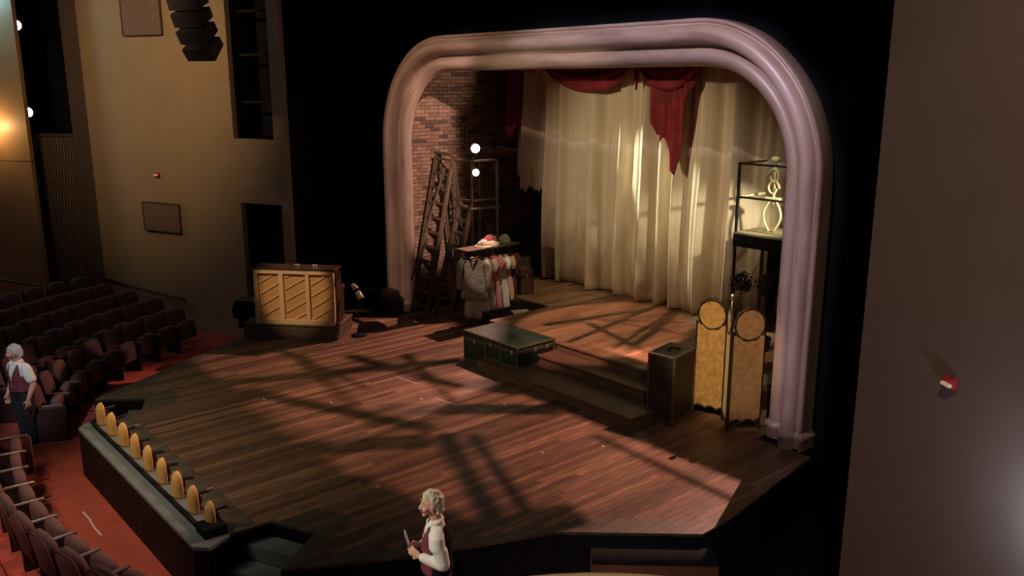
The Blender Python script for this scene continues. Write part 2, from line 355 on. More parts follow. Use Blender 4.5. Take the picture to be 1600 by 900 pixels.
# left auditorium wall: runs from A0 (stage end) to A1 with a doorway and a lighting slot
def wall_pieces(A0, A1, openings, z0, z1, th):
    A0, A1 = Vector((*A0, 0)), Vector((*A1, 0)); ax = (A1 - A0).normalized(); Ln = (A1 - A0).length
    us = sorted({0, Ln, *[o[0] for o in openings], *[o[1] for o in openings]}); g = G()
    for i in range(len(us) - 1):
        um = (us[i] + us[i + 1]) / 2; zz = [z0]
        for o in sorted([o for o in openings if o[0] < um < o[1]], key=lambda o: o[2]): zz += [o[2], o[3]]
        zz.append(z1)
        for k in range(0, len(zz), 2):
            if zz[k + 1] - zz[k] > 1e-3: g.slab([(us[i], zz[k]), (us[i + 1], zz[k]), (us[i + 1], zz[k + 1]), (us[i], zz[k + 1])], th, A0, ax)
    return g, A0, ax
LW0, LW1 = (-6.08, -2.065), (-11.65, -4.426)
Lax = (Vector(LW1) - Vector(LW0)).normalized(); Lax3 = Vector((Lax.x, Lax.y, 0)); Ln = Vector((-Lax.y, Lax.x, 0))   # Ln points into the house
if Ln.x < 0: Ln = -Ln
def lw(u, z, off=0.0): return Vector((LW0[0], LW0[1], 0)) + Lax3 * u + Ln * off + Vector((0, 0, z))
def uof(x): return (LW0[0] - x) / abs(Lax.x)
DOOR = (uof(-6.27), uof(-7.33), FLOOR, 2.42); SLOT = (uof(-6.36), uof(-7.40), 3.82, 10.4)
g, _, _ = wall_pieces(LW0, LW1, [DOOR, SLOT], FLOOR, 10.5, 0.14); wl = struct(g, 'wall_left', M_tan)
for q in (DOOR, SLOT):                                        # black recesses behind the openings
    g = G(); g.slab([(q[0] - .1, q[2]), (q[1] + .1, q[2]), (q[1] + .1, q[3] + .1), (q[0] - .1, q[3] + .1)], 0.05, Vector((LW0[0], LW0[1], 0)) - Ln * 0.9, Lax3)
    for u in (q[0], q[1]): a, b = lw(u, q[2], -0.9), lw(u, q[2], -0.07); g.add([a, b, b + Vector((0, 0, q[3] - q[2])), a + Vector((0, 0, q[3] - q[2]))], [(0, 1, 2, 3)])
    g.build('recess', M_black, wl)
g = G()
for z in (4.6, 5.6, 6.5): g.bar(lw(SLOT[0], z, -.3), lw(SLOT[1], z, -.3), 0.05)
g.build('lighting_pipe', M_metal, wl)
# angled pier, fluted recess, and the next wall segment of the left side
g = G(); g.slab([(0, FLOOR), (0.40, FLOOR), (0.40, 10.5), (0, 10.5)], 0.14, Vector((-11.65, -4.426, 0)), Vector((-0.5, -0.75, 0))); struct(g, 'wall_left_pier', M_darkbrown)
g = G()
F0 = Vector((-11.86, -4.74, 0)); Fax = Vector((-0.75, -0.66, 0)).normalized(); Fn = Vector((Fax.y * -1, Fax.x, 0)); Fn = Fn if Fn.x > 0 else -Fn
g.slab([(0, FLOOR), (3.2, FLOOR), (3.2, 3.75), (0, 3.75)], 0.1, F0 - Fn * 0.1, Fax)
fw = struct(g, 'wall_left_fluted', M_flute)
gg = G()
for k in range(34): gg.tube([F0 + Fax * (0.04 + k * 0.075) + Vector((0, 0, FLOOR)), F0 + Fax * (0.04 + k * 0.075) + Vector((0, 0, 3.75))], 0.03, 6, caps=False)
o = gg.build('flute', M_flute, fw); o['kind'] = 'stuff'
g = G(); g.bar(F0 + Vector((0, 0, 3.78)), F0 + Fax * 3.2 + Vector((0, 0, 3.78)), 0.12, 0.06); g.build('ledge', M_darkbrown, fw)
g = G(); g.slab([(0, 3.8), (4, 3.8), (4, 10.5), (0, 10.5)], 0.05, F0 - Fn * 1.6, Fax); struct(g, 'wall_left_alcove', M_black)
B0 = Vector((-11.75, -5.75, 0)); Bax = Vector((-0.80, -0.60, 0)).normalized(); Bn = Vector((-Bax.y, Bax.x, 0)); Bn = Bn if Bn.x > 0 else -Bn
g = G(); g.slab([(0, FLOOR), (6, FLOOR), (6, 3.2), (0, 3.2)], 0.12, B0, Bax)
g.slab([(0, 3.22), (6, 3.22), (6, 10.5), (0, 10.5)], 0.12, B0, Bax); wl2 = struct(g, 'wall_left_side', M_tan2)

# right auditorium wall, close to the camera
g = G(); RW0 = Vector((7.17, -2.53, 0)); Rax = Vector((0.92, -0.39, 0)).normalized()
g.slab([(0, FLOOR), (9, FLOOR), (9, 10.5), (0, 10.5)], 0.14, RW0, Rax); struct(g, 'wall_right', M_rwall)
Rn = Vector((Rax.y, -Rax.x, 0)); Rn = Rn if Rn.y < 0 else -Rn

# brick walls of the stage house
def brick_wall(name, o, ax, length, z0, z1, nrm):
    o, ax, nrm = Vector(o), Vector(ax), Vector(nrm)
    gb = G(); a = o; b = o + ax * length
    gb.add([a + Vector((0, 0, z0)), b + Vector((0, 0, z0)), b + Vector((0, 0, z1)), a + Vector((0, 0, z1))], [(0, 1, 2, 3)])
    wob = struct(gb, name, M_mortar)
    g = G(); bw, bh, j = 0.25, 0.082, 0.014; row = 0; z = z0
    while z < z1:
        u = -(bw / 2 if row % 2 else 0)
        while u < length:
            u0, u1 = max(u, 0), min(u + bw - j, length)
            if u1 - u0 > 0.03:
                d = 0.018 + R.random() * 0.014
                p = [o + ax * u0 + Vector((0, 0, z)), o + ax * u1 + Vector((0, 0, z)), o + ax * u1 + Vector((0, 0, z + bh - j)), o + ax * u0 + Vector((0, 0, z + bh - j))]
                q = [x + nrm * d for x in p]
                g.add(p + q, [(4, 5, 6, 7), (0, 1, 5, 4), (1, 2, 6, 5), (2, 3, 7, 6), (3, 0, 4, 7)], R.choices((0, 1, 2, 3), (4, 3, 3, 1.3))[0])
            u += bw
        z += bh; row += 1
    ob = g.build('brick', BRICK, wob); ob['kind'] = 'stuff'
    return wob
brick_wall('wall_stage_left', (-5.25, 0.30, 0), (0, 1, 0), 4.3, 0.0, 7.2, (1, 0, 0))
brick_wall('wall_stage_back', (-5.25, 4.6, 0), (1, 0, 0), 11.0, 0.0, 7.2, (0, -1, 0))
g = G(); g.box(5.6, 5.7, 0.3, 4.6, 0, 7.2); struct(g, 'wall_stage_right', M_softblack)
# floor of the stage house at stage level, behind the deck boards
# ================================================================== THRUST STAGE
OUT = [(-2.28, -7.2), (2.28, -7.2), (2.13, -6.77), (2.85, -6.45), (3.3, -7.1), (4.0, -5.86), (4.62, -4.36), (5.82, -3.06), (5.45, -0.3),
       (-5.5, -0.3), (-5.9, -3.05), (-5.06, -3.86), (-4.5, -5.0), (-3.92, -6.06), (-3.35, -7.08), (-2.87, -6.43), (-2.13, -6.77)]
def interval(x):
    ys = []
    n = len(OUT)
    for i in range(n):
        (x0, y0), (x1, y1) = OUT[i], OUT[(i + 1) % n]
        if (x0 - x) * (x1 - x) < 0: ys.append(y0 + (x - x0) / (x1 - x0) * (y1 - y0))
    return (min(ys), max(ys)) if len(ys) >= 2 else None
stage = thing('stage', 'thrust stage of dark glossy floorboards with a grey front ledge', 'stage', (0, 0, 0))
STG_TOP = {}
def clip(poly, y, keep_above):
    out = []
    for i in range(len(poly)):
        a, b = poly[i], poly[(i + 1) % len(poly)]
        ia, ib = (a[1] >= y) == keep_above, (b[1] >= y) == keep_above
        if ia: out.append(a)
        if ia != ib: t = (y - a[1]) / (b[1] - a[1]); out.append((a[0] + t * (b[0] - a[0]), y))
    return out
def deck_top(x):                                             # upstage end of the boards at this x
    if abs(x) > 4.56: return None
    if x < -1.5: return 1.45
    if x < 2.9: return -0.1
    return 4.55
W = 0.098; x = -5.9; npl = 0
while x < 5.82:
    a, b = x + 0.0015, x + W - 0.0015
    bx = [a] + sorted(px for px, _ in OUT if a + 1e-3 < px < b - 1e-3) + [b]
    lo, hi = [], []
    for q in bx:
        e = 1e-4 if q == a else (-1e-4 if q == b else 0.0003)
        iv = interval(q + e)
        if iv is None: continue
        tp = deck_top((a + b) / 2)
        lo.append((q, iv[0])); hi.append((q, tp if (tp is not None) else iv[1]))
    if len(lo) >= 2:
        poly = lo + hi[::-1]; ymin = min(p[1] for p in lo); ymax = max(p[1] for p in hi)
        cuts = [ymin - 1]; y = ymin + R.uniform(1.6, 4.2)
        while y < ymax - 1.2: cuts.append(y); y += R.uniform(3.4, 5.0)
        cuts.append(ymax + 1)
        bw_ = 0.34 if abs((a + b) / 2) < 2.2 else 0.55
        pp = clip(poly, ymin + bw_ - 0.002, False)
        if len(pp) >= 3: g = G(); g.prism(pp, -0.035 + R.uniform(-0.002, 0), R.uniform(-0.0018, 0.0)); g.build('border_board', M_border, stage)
        poly = clip(poly, ymin + bw_, True); cuts[0] = ymin
        for k in range(len(cuts) - 1):
            pp = clip(clip(poly, cuts[k] + 0.002, True), cuts[k + 1] - 0.002, False)
            if len(pp) >= 3:
                g = G(); g.prism(pp, -0.035 + R.uniform(-0.002, 0), R.uniform(-0.0018, 0.0)); g.build('plank', M_plank, stage); npl += 1
    x += W
LEDGE = [(-2.24, -7.62), (2.24, -7.62), (2.37, -7.5), (2.28, -7.205), (-2.28, -7.205), (-2.37, -7.5)]
g = G(); g.prism(LEDGE, -0.05, 0.0); bevel(g.build('front_ledge', M_ledge, stage, label='grey painted front ledge'), 0.006)
g = G()
sides = [(-2.28, -7.2), (-2.37, -7.5), (-2.24, -7.62), (2.24, -7.62), (2.37, -7.5), (2.28, -7.2)]
loop = [(2.28, -7.2)] + OUT[2:] + [(-2.28, -7.2)]
def wallstrip(g, pts, z0, z1):
    for (a, b) in zip(pts[:-1], pts[1:]): g.add([(*a, z0), (*b, z0), (*b, z1), (*a, z1)], [(0, 1, 2, 3)])
wallstrip(g, sides, FLOOR, -0.05); g.build('front_fascia', M_fascia, stage)
g = G(); wallstrip(g, loop, FLOOR, -0.035); g.build('side_fascia', M_black, stage)
for sx in (-1, 1):                                            # steps cut into the two front corners
    a, b = Vector((2.13 * sx, -6.77)), Vector((2.86 * sx, -6.45)); da, db = Vector((0.30 * sx, -0.954)), Vector((0.57 * sx, -0.822))
    for k in range(3):
        t0, t1, z = k * 0.27, (k + 1) * 0.27, -0.19 * (k + 1)
        p = [a + da * t0, a + da * t1, b + db * t1, b + db * t0]
        g = G(); g.prism([(v.x, v.y) for v in p][::(1 if sx < 0 else -1)], FLOOR if k == 2 else z - 0.18, z, 0)
        g.build('step', M_ledge, stage)
# floor under the upstage platform and wings
g = G(); g.box(-5.25, 5.6, -0.3, 4.6, -0.2, -0.04); struct(g, 'floor_stage_house', M_black)
g = G(); g.box(-7.3, 7.3, -2.6, 0.06, FLOOR + .001, FLOOR + 0.01); struct(g, 'floor_stage_wings', M_black)

# upstage platform with boards, and the flight of steps in front of it
plat = thing('stage_platform', 'raised upstage platform of worn boards below the cream curtain', 'platform', (0, 0, 0))
x = -4.55; PW = 0.145
while x < 4.5:
    y0 = 1.32 if x + PW / 2 < -1.45 else -0.30
    if x > 3.0: y0 = 0.35
    cuts = [y0] + ([y0 + R.uniform(1.2, 2.6)] if 4.55 - y0 > 2 else []) + [4.55]
    for k in range(len(cuts) - 1):
        g = G(); g.box(x + 0.002, x + PW - 0.002, cuts[k] + 0.0015, cuts[k + 1] - 0.0015, 0.46, 0.5 + R.uniform(-0.002, 0.001)); g.build('plank', M_plat, plat)
    x += PW
g = G(); g.box(-1.44, 2.98, -0.27, 4.5, 0.0, 0.459); g.box(-4.5, -1.45, 1.34, 4.5, 0.0, 0.459); g.box(2.98, 4.5, 0.37, 4.5, 0, 0.459); g.build('fascia', M_step, plat)
steps = thing('platform_steps', 'two broad wooden steps in front of the raised platform', 'steps', (0, 0, 0))
g = G(); g.bbox(0.37, 2.86, -0.74, -0.305, 0.30, 0.338, 0.006); g.build('tread', M_step, steps)
g = G(); g.box(0.39, 2.84, -0.72, -0.305, 0.175, 0.30); g.build('riser', M_step, steps)
g = G(); g.bbox(-0.50, 3.2, -1.44, -0.305, 0.13, 0.17, 0.006); g.build('tread', M_step, steps)
g = G(); g.box(-0.48, 3.17, -1.41, -0.31, 0.0, 0.13); g.build('riser', M_step, steps)

# ================================================================== PROSCENIUM ARCH
arch = thing('proscenium_arch', 'large moulded wooden proscenium arch with rounded corners around the stage', 'arch', (0, 0, 0))
PROF = [(0.03, 0.12), (0.0, 0.10), (-0.01, 0.06), (0.01, 0.03)]
for k in range(9): a = PI - k / 8 * PI * 0.86; PROF.append((0.135 + 0.125 * math.cos(a), 0.02 - 0.12 * math.sin(a)))
PROF += [(0.272, -0.02), (0.298, -0.05)]
for k in range(11): a = PI - k / 10 * PI * 0.9; PROF.append((0.445 + 0.14 * math.cos(a), -0.12 - 0.19 * math.sin(a)))
PROF += [(0.595, -0.19), (0.61, -0.235), (0.64, -0.24), (0.655, -0.20), (0.655, 0.06)]
TA = [i / 160 for i in range(161)]
g = G(); vs = []; uv = []
plen = [0]
for a, b in zip(PROF[:-1], PROF[1:]): plen.append(plen[-1] + math.hypot(b[0] - a[0], b[1] - a[1]))
for t in TA:
    for (n, y) in PROF: px, pz = arch_pt(n, t); vs.append((px, y, pz + 0.0))
np_ = len(PROF)
g.add(vs, [(i * np_ + j, i * np_ + j + 1, (i + 1) * np_ + j + 1, (i + 1) * np_ + j) for i in range(160) for j in range(np_ - 1)], 0, True)
af = g.build('frame', M_arch, arch)
uvl = af.data.uv_layers.new(name='UVMap')
for p in af.data.polygons:
    for li in p.loop_indices:
        vi = af.data.loops[li].vertex_index; uvl.data[li].uv = (TA[vi // np_] * 17.5, plen[vi % np_])
def base_block(sx, h, grow, z0, name, m):
    g = G()
    rings = []
    for (z, gr) in [(z0, grow), (z0 + h * 0.55, grow), (z0 + h * 0.62, grow + .012), (z0 + h * 0.80, grow + .012), (z0 + h * 0.88, grow * .7), (z0 + h, grow * .35), (z0 + h, 0.0)]:
        rings.append([(sx * (4.58 + n + (gr if j > len(PROF) - 6 else (-gr if j < 4 else 0))), y - gr * (1 if 3 < j < len(PROF) - 1 else 0), z) for j, (n, y) in enumerate(PROF)])
    n_ = len(PROF)
    g.add([p for r in rings for p in r], [(i * n_ + j, i * n_ + j + 1, (i + 1) * n_ + j + 1, (i + 1) * n_ + j) for i in range(len(rings) - 1) for j in range(n_ - 1)], 0, True)
    g.build(name, m, arch)
base_block(1, 0.24, 0.045, 0.0, 'base_moulding', M_arch)
base_block(-1, 0.24, 0.045, 0.0, 'base_moulding', M_arch)

# ================================================================== CURTAINS
def fold(x): return 1.35 * (0.095 * math.sin(x * 11.0 + 1.6 * math.sin(x * 2.3)) + 0.05 * math.sin(x * 17.3 + 0.7) + 0.06 * math.sin(x * 5.1 + 1.9) + 0.015 * math.sin(x * 41))
def cz(x):                                                    # torn lower edge of the cream cloth
    if x < -4.30: return 2.9 + (x + 4.6) * -0.55 + 0.06 * math.sin(x * 60)
    if x < -3.62: return 2.62 - (x + 4.3) * 0.25 + 0.05 * math.sin(x * 37) + 0.04 * math.sin(x * 71)
    if x < -3.50: return 2.40 - (x + 3.62) * 14.8
    return 0.545 + 0.018 * math.sin(x * 7.1) + 0.012 * math.sin(x * 19) - 0.02 * (x + 3.5) / 5
def ctop(x): return 4.35 + (x + 4.6) * 6.0 if x < -4.40 else 6.6
g = G(); NX, NZ = 560, 46; rows = [[] for _ in range(NZ + 1)]
for i in range(NX + 1):
    x = -4.60 + i / NX * 7.35
    zb, zt = cz(x), max(ctop(x), cz(x) + .05)
    if x > 2.15: zb = 2.25 + 0.05 * math.sin(x * 40)
    for k in range(NZ + 1):
        v = k / NZ; z = zb + (zt - zb) * v; s = 1.0 - 0.25 * v
        rows[k].append((x + 0.02 * math.sin(z * 1.3 + x * 3), 3.1 + fold(x + 0.035 * math.sin(z * 0.9)) * s + 0.42 * min(1, max(0, (x - 1.75) / 0.5)), z))
g.grid(rows)
cc = thing('stage_curtain', 'torn and stained cream curtain hanging across the back of the stage', 'curtain', (0, 0, 0))
ob = g.build('cloth', M_curtain, cc); md = ob.modifiers.new('t', 'SOLIDIFY'); md.thickness = 0.006
g = G(); g.tube([(-4.9, 3.0, 6.62), (3.6, 3.0, 6.62)], 0.04); g.build('batten', M_metal, cc)
# red swags and tattered tails in front of it
def swag(x0, x1, zt, drop, y):
    g = G(); rows = []
    for k in range(15):
        v = k / 14; row = []
        for i in range(41):
            u = i / 40; sag = drop * (4 * u * (1 - u)) ** 0.8
            z = zt - v * sag - 0.02 * v; row.append((x0 + (x1 - x0) * u, y - 0.05 - 0.07 * math.sin(v * PI) + 0.035 * math.sin(v * 19 + u * 2), z))
        rows.append(row)
    return g.grid(rows)
def tail(x0, x1, zt, prof, y, folds):
    g = G(); n = 90; rows = [[] for _ in range(19)]
    for i in range(n + 1):
        u = i / n; x = x0 + (x1 - x0) * u
        zb = prof[-1][1]
        for (a, za), (b, zb_) in zip(prof[:-1], prof[1:]):
            if a <= u <= b: zb = za + (zb_ - za) * (u - a) / max(b - a, 1e-6)
        zb += 0.03 * math.sin(u * 47) + 0.02 * math.sin(u * 91 + 1)
        for k in range(19): v = k / 18; rows[k].append((x, y + 0.06 * math.sin(u * folds * PI) * (0.5 + .5 * v) , zt - (zt - zb) * v))
    return g.grid(rows)
val = thing('red_valance', 'dark red velvet swag valance with tattered tails below the arch top', 'valance', (0, 0, 0))
VY = 2.68
swag(-3.20, -0.42, 5.45, 0.62, VY).build('swag', M_red, val)
swag(-4.3, -3.0, 5.6, 0.35, VY).build('swag', M_red, val)
swag(-0.55, 1.15, 5.62, 0.75, VY - 0.03).build('swag', M_red, val)
tail(-0.28, 0.92, 5.55, [(0, 4.92), (.12, 4.9), (.16, 4.25), (.3, 3.95), (.45, 3.93), (.52, 3.62), (.60, 3.38), (.66, 3.30), (.72, 3.6), (.8, 4.2), (.86, 4.8), (1, 5.1)], VY, 9).build('tail', M_red, val)
tail(-0.58, -0.46, 5.4, [(0, 5.05), (.5, 4.88), (1, 5.0)], VY, 2).build('tail', M_red, val)
tail(-4.62, -4.12, 5.9, [(0, 3.85), (.4, 3.72), (.7, 3.9), (.85, 4.1), (1, 4.5)], VY + .1, 5).build('side_drape', M_red, val)
for o in val.children: md = o.modifiers.new('t', 'SOLIDIFY'); md.thickness = 0.008
g = G(); g.tube([(-4.9, 2.68, 5.95), (3.4, 2.68, 5.95)], 0.035); g.build('batten', M_metal, val)

# ================================================================== FOOTLIGHTS
tray = thing('footlight_tray', 'low black trough along the front ledge of the stage', 'tray', (0, -7.35, 0))
g = G(); g.box(-2.2, 2.12, -7.44, -7.395, 0.001, 0.05); g.build('front_strip', M_black, tray)
g = G(); g.bbox(1.93, 2.20, -7.47, -7.20, 0.001, 0.12, 0.008); g.build('end_box', M_black, tray)
g = G(); g.box(-2.2, 2.05, -7.39, -7.28, 0.001, 0.012); g.build('floor_plate', M_ledge, tray)
def shell():
    g = G(); rings = []
    H, Rr = 0.335, 0.112; n = 14
    for k in range(13):
        v = k / 12; z = H * v; hw = math.sqrt(max(0.0, 1 - max(0, (v - 0.55) / 0.45) ** 2.2)) * 0.98 + 0.02
        rings.append([(Rr * hw * math.sin(-PI / 2 + PI * i / n), -Rr * 0.8 * hw * math.cos(-PI / 2 + PI * i / n) + 0.02 - 0.0, z + .012) for i in range(n + 1)])
    g.loft(rings, closed=False, caps=False); return g
ORD = ['first', 'second', 'third', 'fourth', 'fifth', 'sixth', 'seventh', 'eighth', 'ninth', 'tenth', 'eleventh', 'twelfth', 'thirteenth', 'fourteenth', 'fifteenth']
for k in range(9):
    x = -2.16 + k * 0.518
    t = thing('footlight', 'amber shell footlight, %s from the far left end of the row on the stage edge' % ORD[k], 'footlight', (x, -7.30, 0), 0.001 + R.uniform(-.12, .12), 'amber shell footlights along the stage edge')
    ob = shell().build('shell', M_amber, t, world=False); md = ob.modifiers.new('t', 'SOLIDIFY'); md.thickness = 0.006
    g = G(); g.tube([(0, 0.06, 0.012), (0, 0.06, 0.09)], 0.02, 8); g.lathe([(0.03, 0.09), (0.04, 0.13), (0.038, 0.2), (0.02, 0.22)], (0, 0.06, 0), 10); g.build('lamp_socket', M_metal, t, world=False)
    g = G(); g.bar((0.02, 0.05, 0.235), (0.10, 0.17, 0.275 + R.uniform(-.03, .03)), 0.05, 0.03); g.bar((0.03, 0.06, 0.1), (0.03, 0.05, 0.25), 0.015); g.build('bracket', M_metal, t, world=False)
    if k in (2, 7): g = G(); g.bbox(0.08, 0.13, 0.13, 0.2, 0.27, 0.30, 0.004); g.build('clamp', M_bright, t, world=False, label='shiny metal clamp')
g = G()
for i in range(40): pass
g.tube([(-2.30, -7.38, 0.02), (-2.25, -7.30, 0.03), (-2.33, -7.22, 0.02), (-2.42, -7.25, 0.012), (-2.40, -7.36, 0.012), (-2.30, -7.42, 0.012)], 0.014, 6)
single(g, 'cable', M_black, 'short loop of black cable at the far end of the grey ledge', 'cable')

# ================================================================== TRUNKS
def trunk(name, label, x0, x1, y0, y1, z0, h, m, me, latches, split=None):
    t = thing(name, label, 'trunk', (0, 0, 0)); zl = z0 + h * 0.74; e = 0.014
    g = G(); g.bbox(x0, x1, y0, y1, z0, zl - 0.004, 0.01); g.build('body', m, t)
    g = G(); g.bbox(x0, x1, y0, y1, zl, z0 + h, 0.012); g.build('lid', m, t)
    g = G()
    for zz in (z0 + e, zl - e - .004, zl + e, z0 + h - e):
        for a, b in (((x0, y0), (x1, y0)), ((x1, y0), (x1, y1)), ((x0, y0), (x0, y1))): g.bar((*a, zz), (*b, zz), 0.016, 0.022)
    for a in ((x0, y0), (x1, y0), (x1, y1)): g.bar((*a, z0), (*a, z0 + h), 0.03, 0.016)
    if split:
        for s_ in split: g.bar((s_, y0, z0), (s_, y0, z0 + h), 0.03, 0.014, up=(0, 1, 0))
    g.build('edge_trim', me, t)
    for lx, side in latches:
        g = G()
        if side == 'f': g.bbox(lx - 0.022, lx + 0.022, y0 - 0.018, y0, zl - 0.05, zl + 0.025, 0.004)
        else: g.bbox(x1, x1 + 0.018, lx - 0.022, lx + 0.022, zl - 0.05, zl + 0.025, 0.004)
        g.build('latch', M_bright, t)
    return t
trunk('travel_trunk', 'small dark green travel trunk at the left end of the steps', -1.13, -0.53, -1.2, -0.32, 0.0, 0.555, M_green, M_green_edge, [(-0.83, 'f')])
trunk('travel_trunk', 'large dark green travel trunk with shiny latches on the lowest step', -0.50, 0.36, -1.2, -0.32, 0.17, 0.385, M_green, M_green_edge, [(-0.36, 'f'), (0.22, 'f'), (-0.78, 'r'), (-0.5, 'r')], [-0.10])

# upright wardrobe trunk
wt = thing('wardrobe_trunk', 'tall dark brown wardrobe trunk standing upright by the folding screen', 'trunk', (3.48, -0.85, 0), math.radians(11))
g = G(); g.bbox(-0.42, 0, 0, 0.66, 0.02, 1.06, 0.012); g.build('body', M_ward, wt, world=False)
g = G()
for z in (0.03, 1.05):
    for a, b in (((-0.42, 0), (0, 0)), ((0, 0), (0, 0.66)), ((-0.42, 0), (-0.42, .66)), ((-.42, .66), (0, .66))): g.bar((*a, z), (*b, z), 0.035, 0.03)
for a in ((-0.42, 0), (0, 0), (0, 0.66), (-.42, .66)): g.bar((*a, 0.02), (*a, 1.06), 0.035)
g.build('edge_trim', M_ward_edge, wt, world=False)
g = G(); g.tube([(-0.21, 0.25, 1.06), (-0.25, 0.28, 1.09), (-0.21, 0.34, 1.10), (-0.15, 0.38, 1.09), (-0.13, 0.42, 1.06)], 0.016, 6); g.build('handle', M_black, wt, world=False)
g = G(); g.bbox(-0.24, -0.18, -0.018, 0, 0.60, 0.66, 0.004); g.build('lock', M_metal, wt, world=False)
g = G()
for px, py in ((-0.38, 0.04), (-0.04, 0.04), (-0.04, 0.62), (-0.38, 0.62)): g.lathe([(0.03, 0), (0.03, 0.02)], (px, py, 0), 8)
g.build('foot', M_metal, wt, world=False)

# ================================================================== FOLDING SCREEN
scr = thing('folding_screen', 'ornate three panel folding screen with round tops beside the arch leg', 'screen', (0, 0, 0))
def panel(a, b, mcloth, mb, zoff=0.0):
    a, b = Vector((*a, 0)), Vector((*b, 0)); ax = (b - a).normalized(); wd = (b - a).length
    poly = []; hw = wd / 2
    lobes = 22
    for i in range(lobes + 1): u = i / lobes; poly.append((0.02 + (wd - 0.04) * u, 0.13 + 0.055 * abs(math.sin(u * PI * 2.5)) ** .6))
    poly += [(wd - 0.02, 0.2), (wd - 0.02, 1.44)]
    cx, czz, rr = hw, 1.62, hw * 0.86
    for i in range(25): t = -0.75 + (PI + 1.5) * i / 24; poly.append((cx + rr * math.cos(t), czz + rr * 1.02 * math.sin(t)))
    poly += [(0.02, 1.44)]
    g = G(); g.slab(poly, 0.022, a, ax); pn = g.build('panel', mcloth, scr)
    nn = ax.cross(Vector((0, 0, 1)))
    g = G()
    ring = []
    for i in range(33):
        t = 2 * PI * i / 32; q = rr * (1.03 + 0.05 * abs(math.sin(t * 4.5))); ring.append(a + ax * (cx + q * math.cos(t)) + Vector((0, 0, czz + q * 1.03 * math.sin(t))))
    thick = [0.014 + 0.012 * abs(math.sin(i * 0.9)) for i in range(32)]
    g.tube(ring[:-1], thick, 6, closed=True)
    g.tube([a + ax * (cx - 0.10) + Vector((0, 0, czz + rr * 1.04)), a + ax * (cx - 0.04) + Vector((0, 0, czz + rr * 1.16)), a + ax * (cx + 0.04) + Vector((0, 0, czz + rr * 1.12)), a + ax * (cx + 0.12) + Vector((0, 0, czz + rr * 1.0))], [0.012, 0.022, 0.026, 0.012], 6)
    g.build('carved_trim', M_ornament, pn)
    g = G()
    for u in (0.008, wd - 0.008): g.bar(a + ax * u + Vector((0, 0, 0.0)), a + ax * u + Vector((0, 0, 1.50)), 0.022)
    pts = [a + ax * (0.01 + (wd - .02) * i / 20) + Vector((0, 0, 0.11 + 0.055 * abs(math.sin(i / 20 * PI * 2.5)) ** .6)) for i in range(21)]
    g.tube(pts, 0.017, 6)
    g.build('frame', mb, pn)
P1a, P1b, P2b, P3b = (3.36, -0.20), (3.82, -0.07), (4.13, -0.40), (4.42, 0.02)
panel(P1a, P1b, M_screen, M_ornament); panel((3.845, -0.09), (4.12, -0.39), M_screen_cream, M_ornament); panel((4.15, -0.40), P3b, M_screen_brown, M_ornament)
g = G(); g.lathe([(0.012, 1.93), (0.03, 1.955), (0.02, 1.985), (0.028, 2.01), (0.004, 2.03)], (4.0, -0.25, 0), 10); g.tube([(4.0, -.25, 1.70), (4.0, -.25, 1.94)], 0.012, 6); g.build('finial', M_bright, scr)

# ================================================================== PIANO
rz = math.atan2(1.32, 1.50)
riser = thing('piano_riser', 'low dark wooden riser carrying the upright piano', 'platform', (-5.16, -3.74, 0), rz)
g = G(); g.bbox(0, 2.0, 0.0, 0.95, 0.26, 0.30, 0.008); g.build('deck', M_riser, riser, world=False)
g = G(); g.box(0.02, 1.98, 0.02, 0.93, 0.0, 0.26); g.build('skirt', M_riser, riser, world=False)
piano = thing('upright_piano', 'upright piano seen from behind with slatted amber back panels', 'piano', (-5.16 + 0.31 * math.cos(rz), -3.74 + 0.31 * math.sin(rz), 0.30), rz)
PWd, PH = 1.62, 1.14
g = G(); g.box(0.0, PWd, 0.075, 0.10, 0.06, PH - 0.03); g.build('back_cloth', M_amber_cloth, piano, world=False)
g = G(); g.bbox(-0.02, PWd + 0.02, 0.0, 0.08, 0.0, 0.10, 0.006); g.build('back_rail', M_cream_wood, piano, world=False)
g = G(); g.bbox(-0.02, PWd + 0.02, 0.0, 0.08, PH - 0.11, PH - 0.03, 0.006); g.build('back_rail', M_cream_wood, piano, world=False)
for u, wdt in ((-0.02, 0.09), (0.50, 0.10), (1.055, 0.08), (PWd - 0.06, 0.08)):
    g = G(); g.bbox(u, u + wdt, 0.005, 0.08, 0.10, PH - 0.11, 0.006); g.build('back_post', M_cream_wood, piano, world=False)
def slat(u0, u1, z0, z1, lo, hi):
    # clip a rising diagonal to the panel
    if z1 > hi: u1 = u0 + (u1 - u0) * (hi - z0) / (z1 - z0); z1 = hi
    if z0 < lo: u0 = u0 + (u1 - u0) * (lo - z0) / (z1 - z0); z0 = lo
    if u1 - u0 > 0.06: g = G(); g.bar((u0, 0.06, z0), (u1, 0.06, z1), 0.03, 0.022, up=(0, 1, 0)); g.build('slat', M_cream_wood, piano, world=False)
for (a, b), z_off in (((0.07, 0.50), 0.0), ((0.60, 1.055), -0.12), ((1.135, 1.56), -0.02)):
    for k in range(5): slat(a + 0.02, b - 0.01, 0.13 + z_off + k * 0.235 - 0.0, 0.13 + z_off + k * 0.235 + 0.24, 0.105, PH - 0.115)
g = G(); g.bbox(-0.04, PWd + 0.04, 0.10, 0.40, 0.0, PH - 0.03, 0.01); g.build('case', M_piano, piano, world=False)
g = G(); g.bbox(-0.06, PWd + 0.06, -0.015, 0.43, PH - 0.03, PH + 0.01, 0.008); g.build('lid', M_piano, piano, world=False)
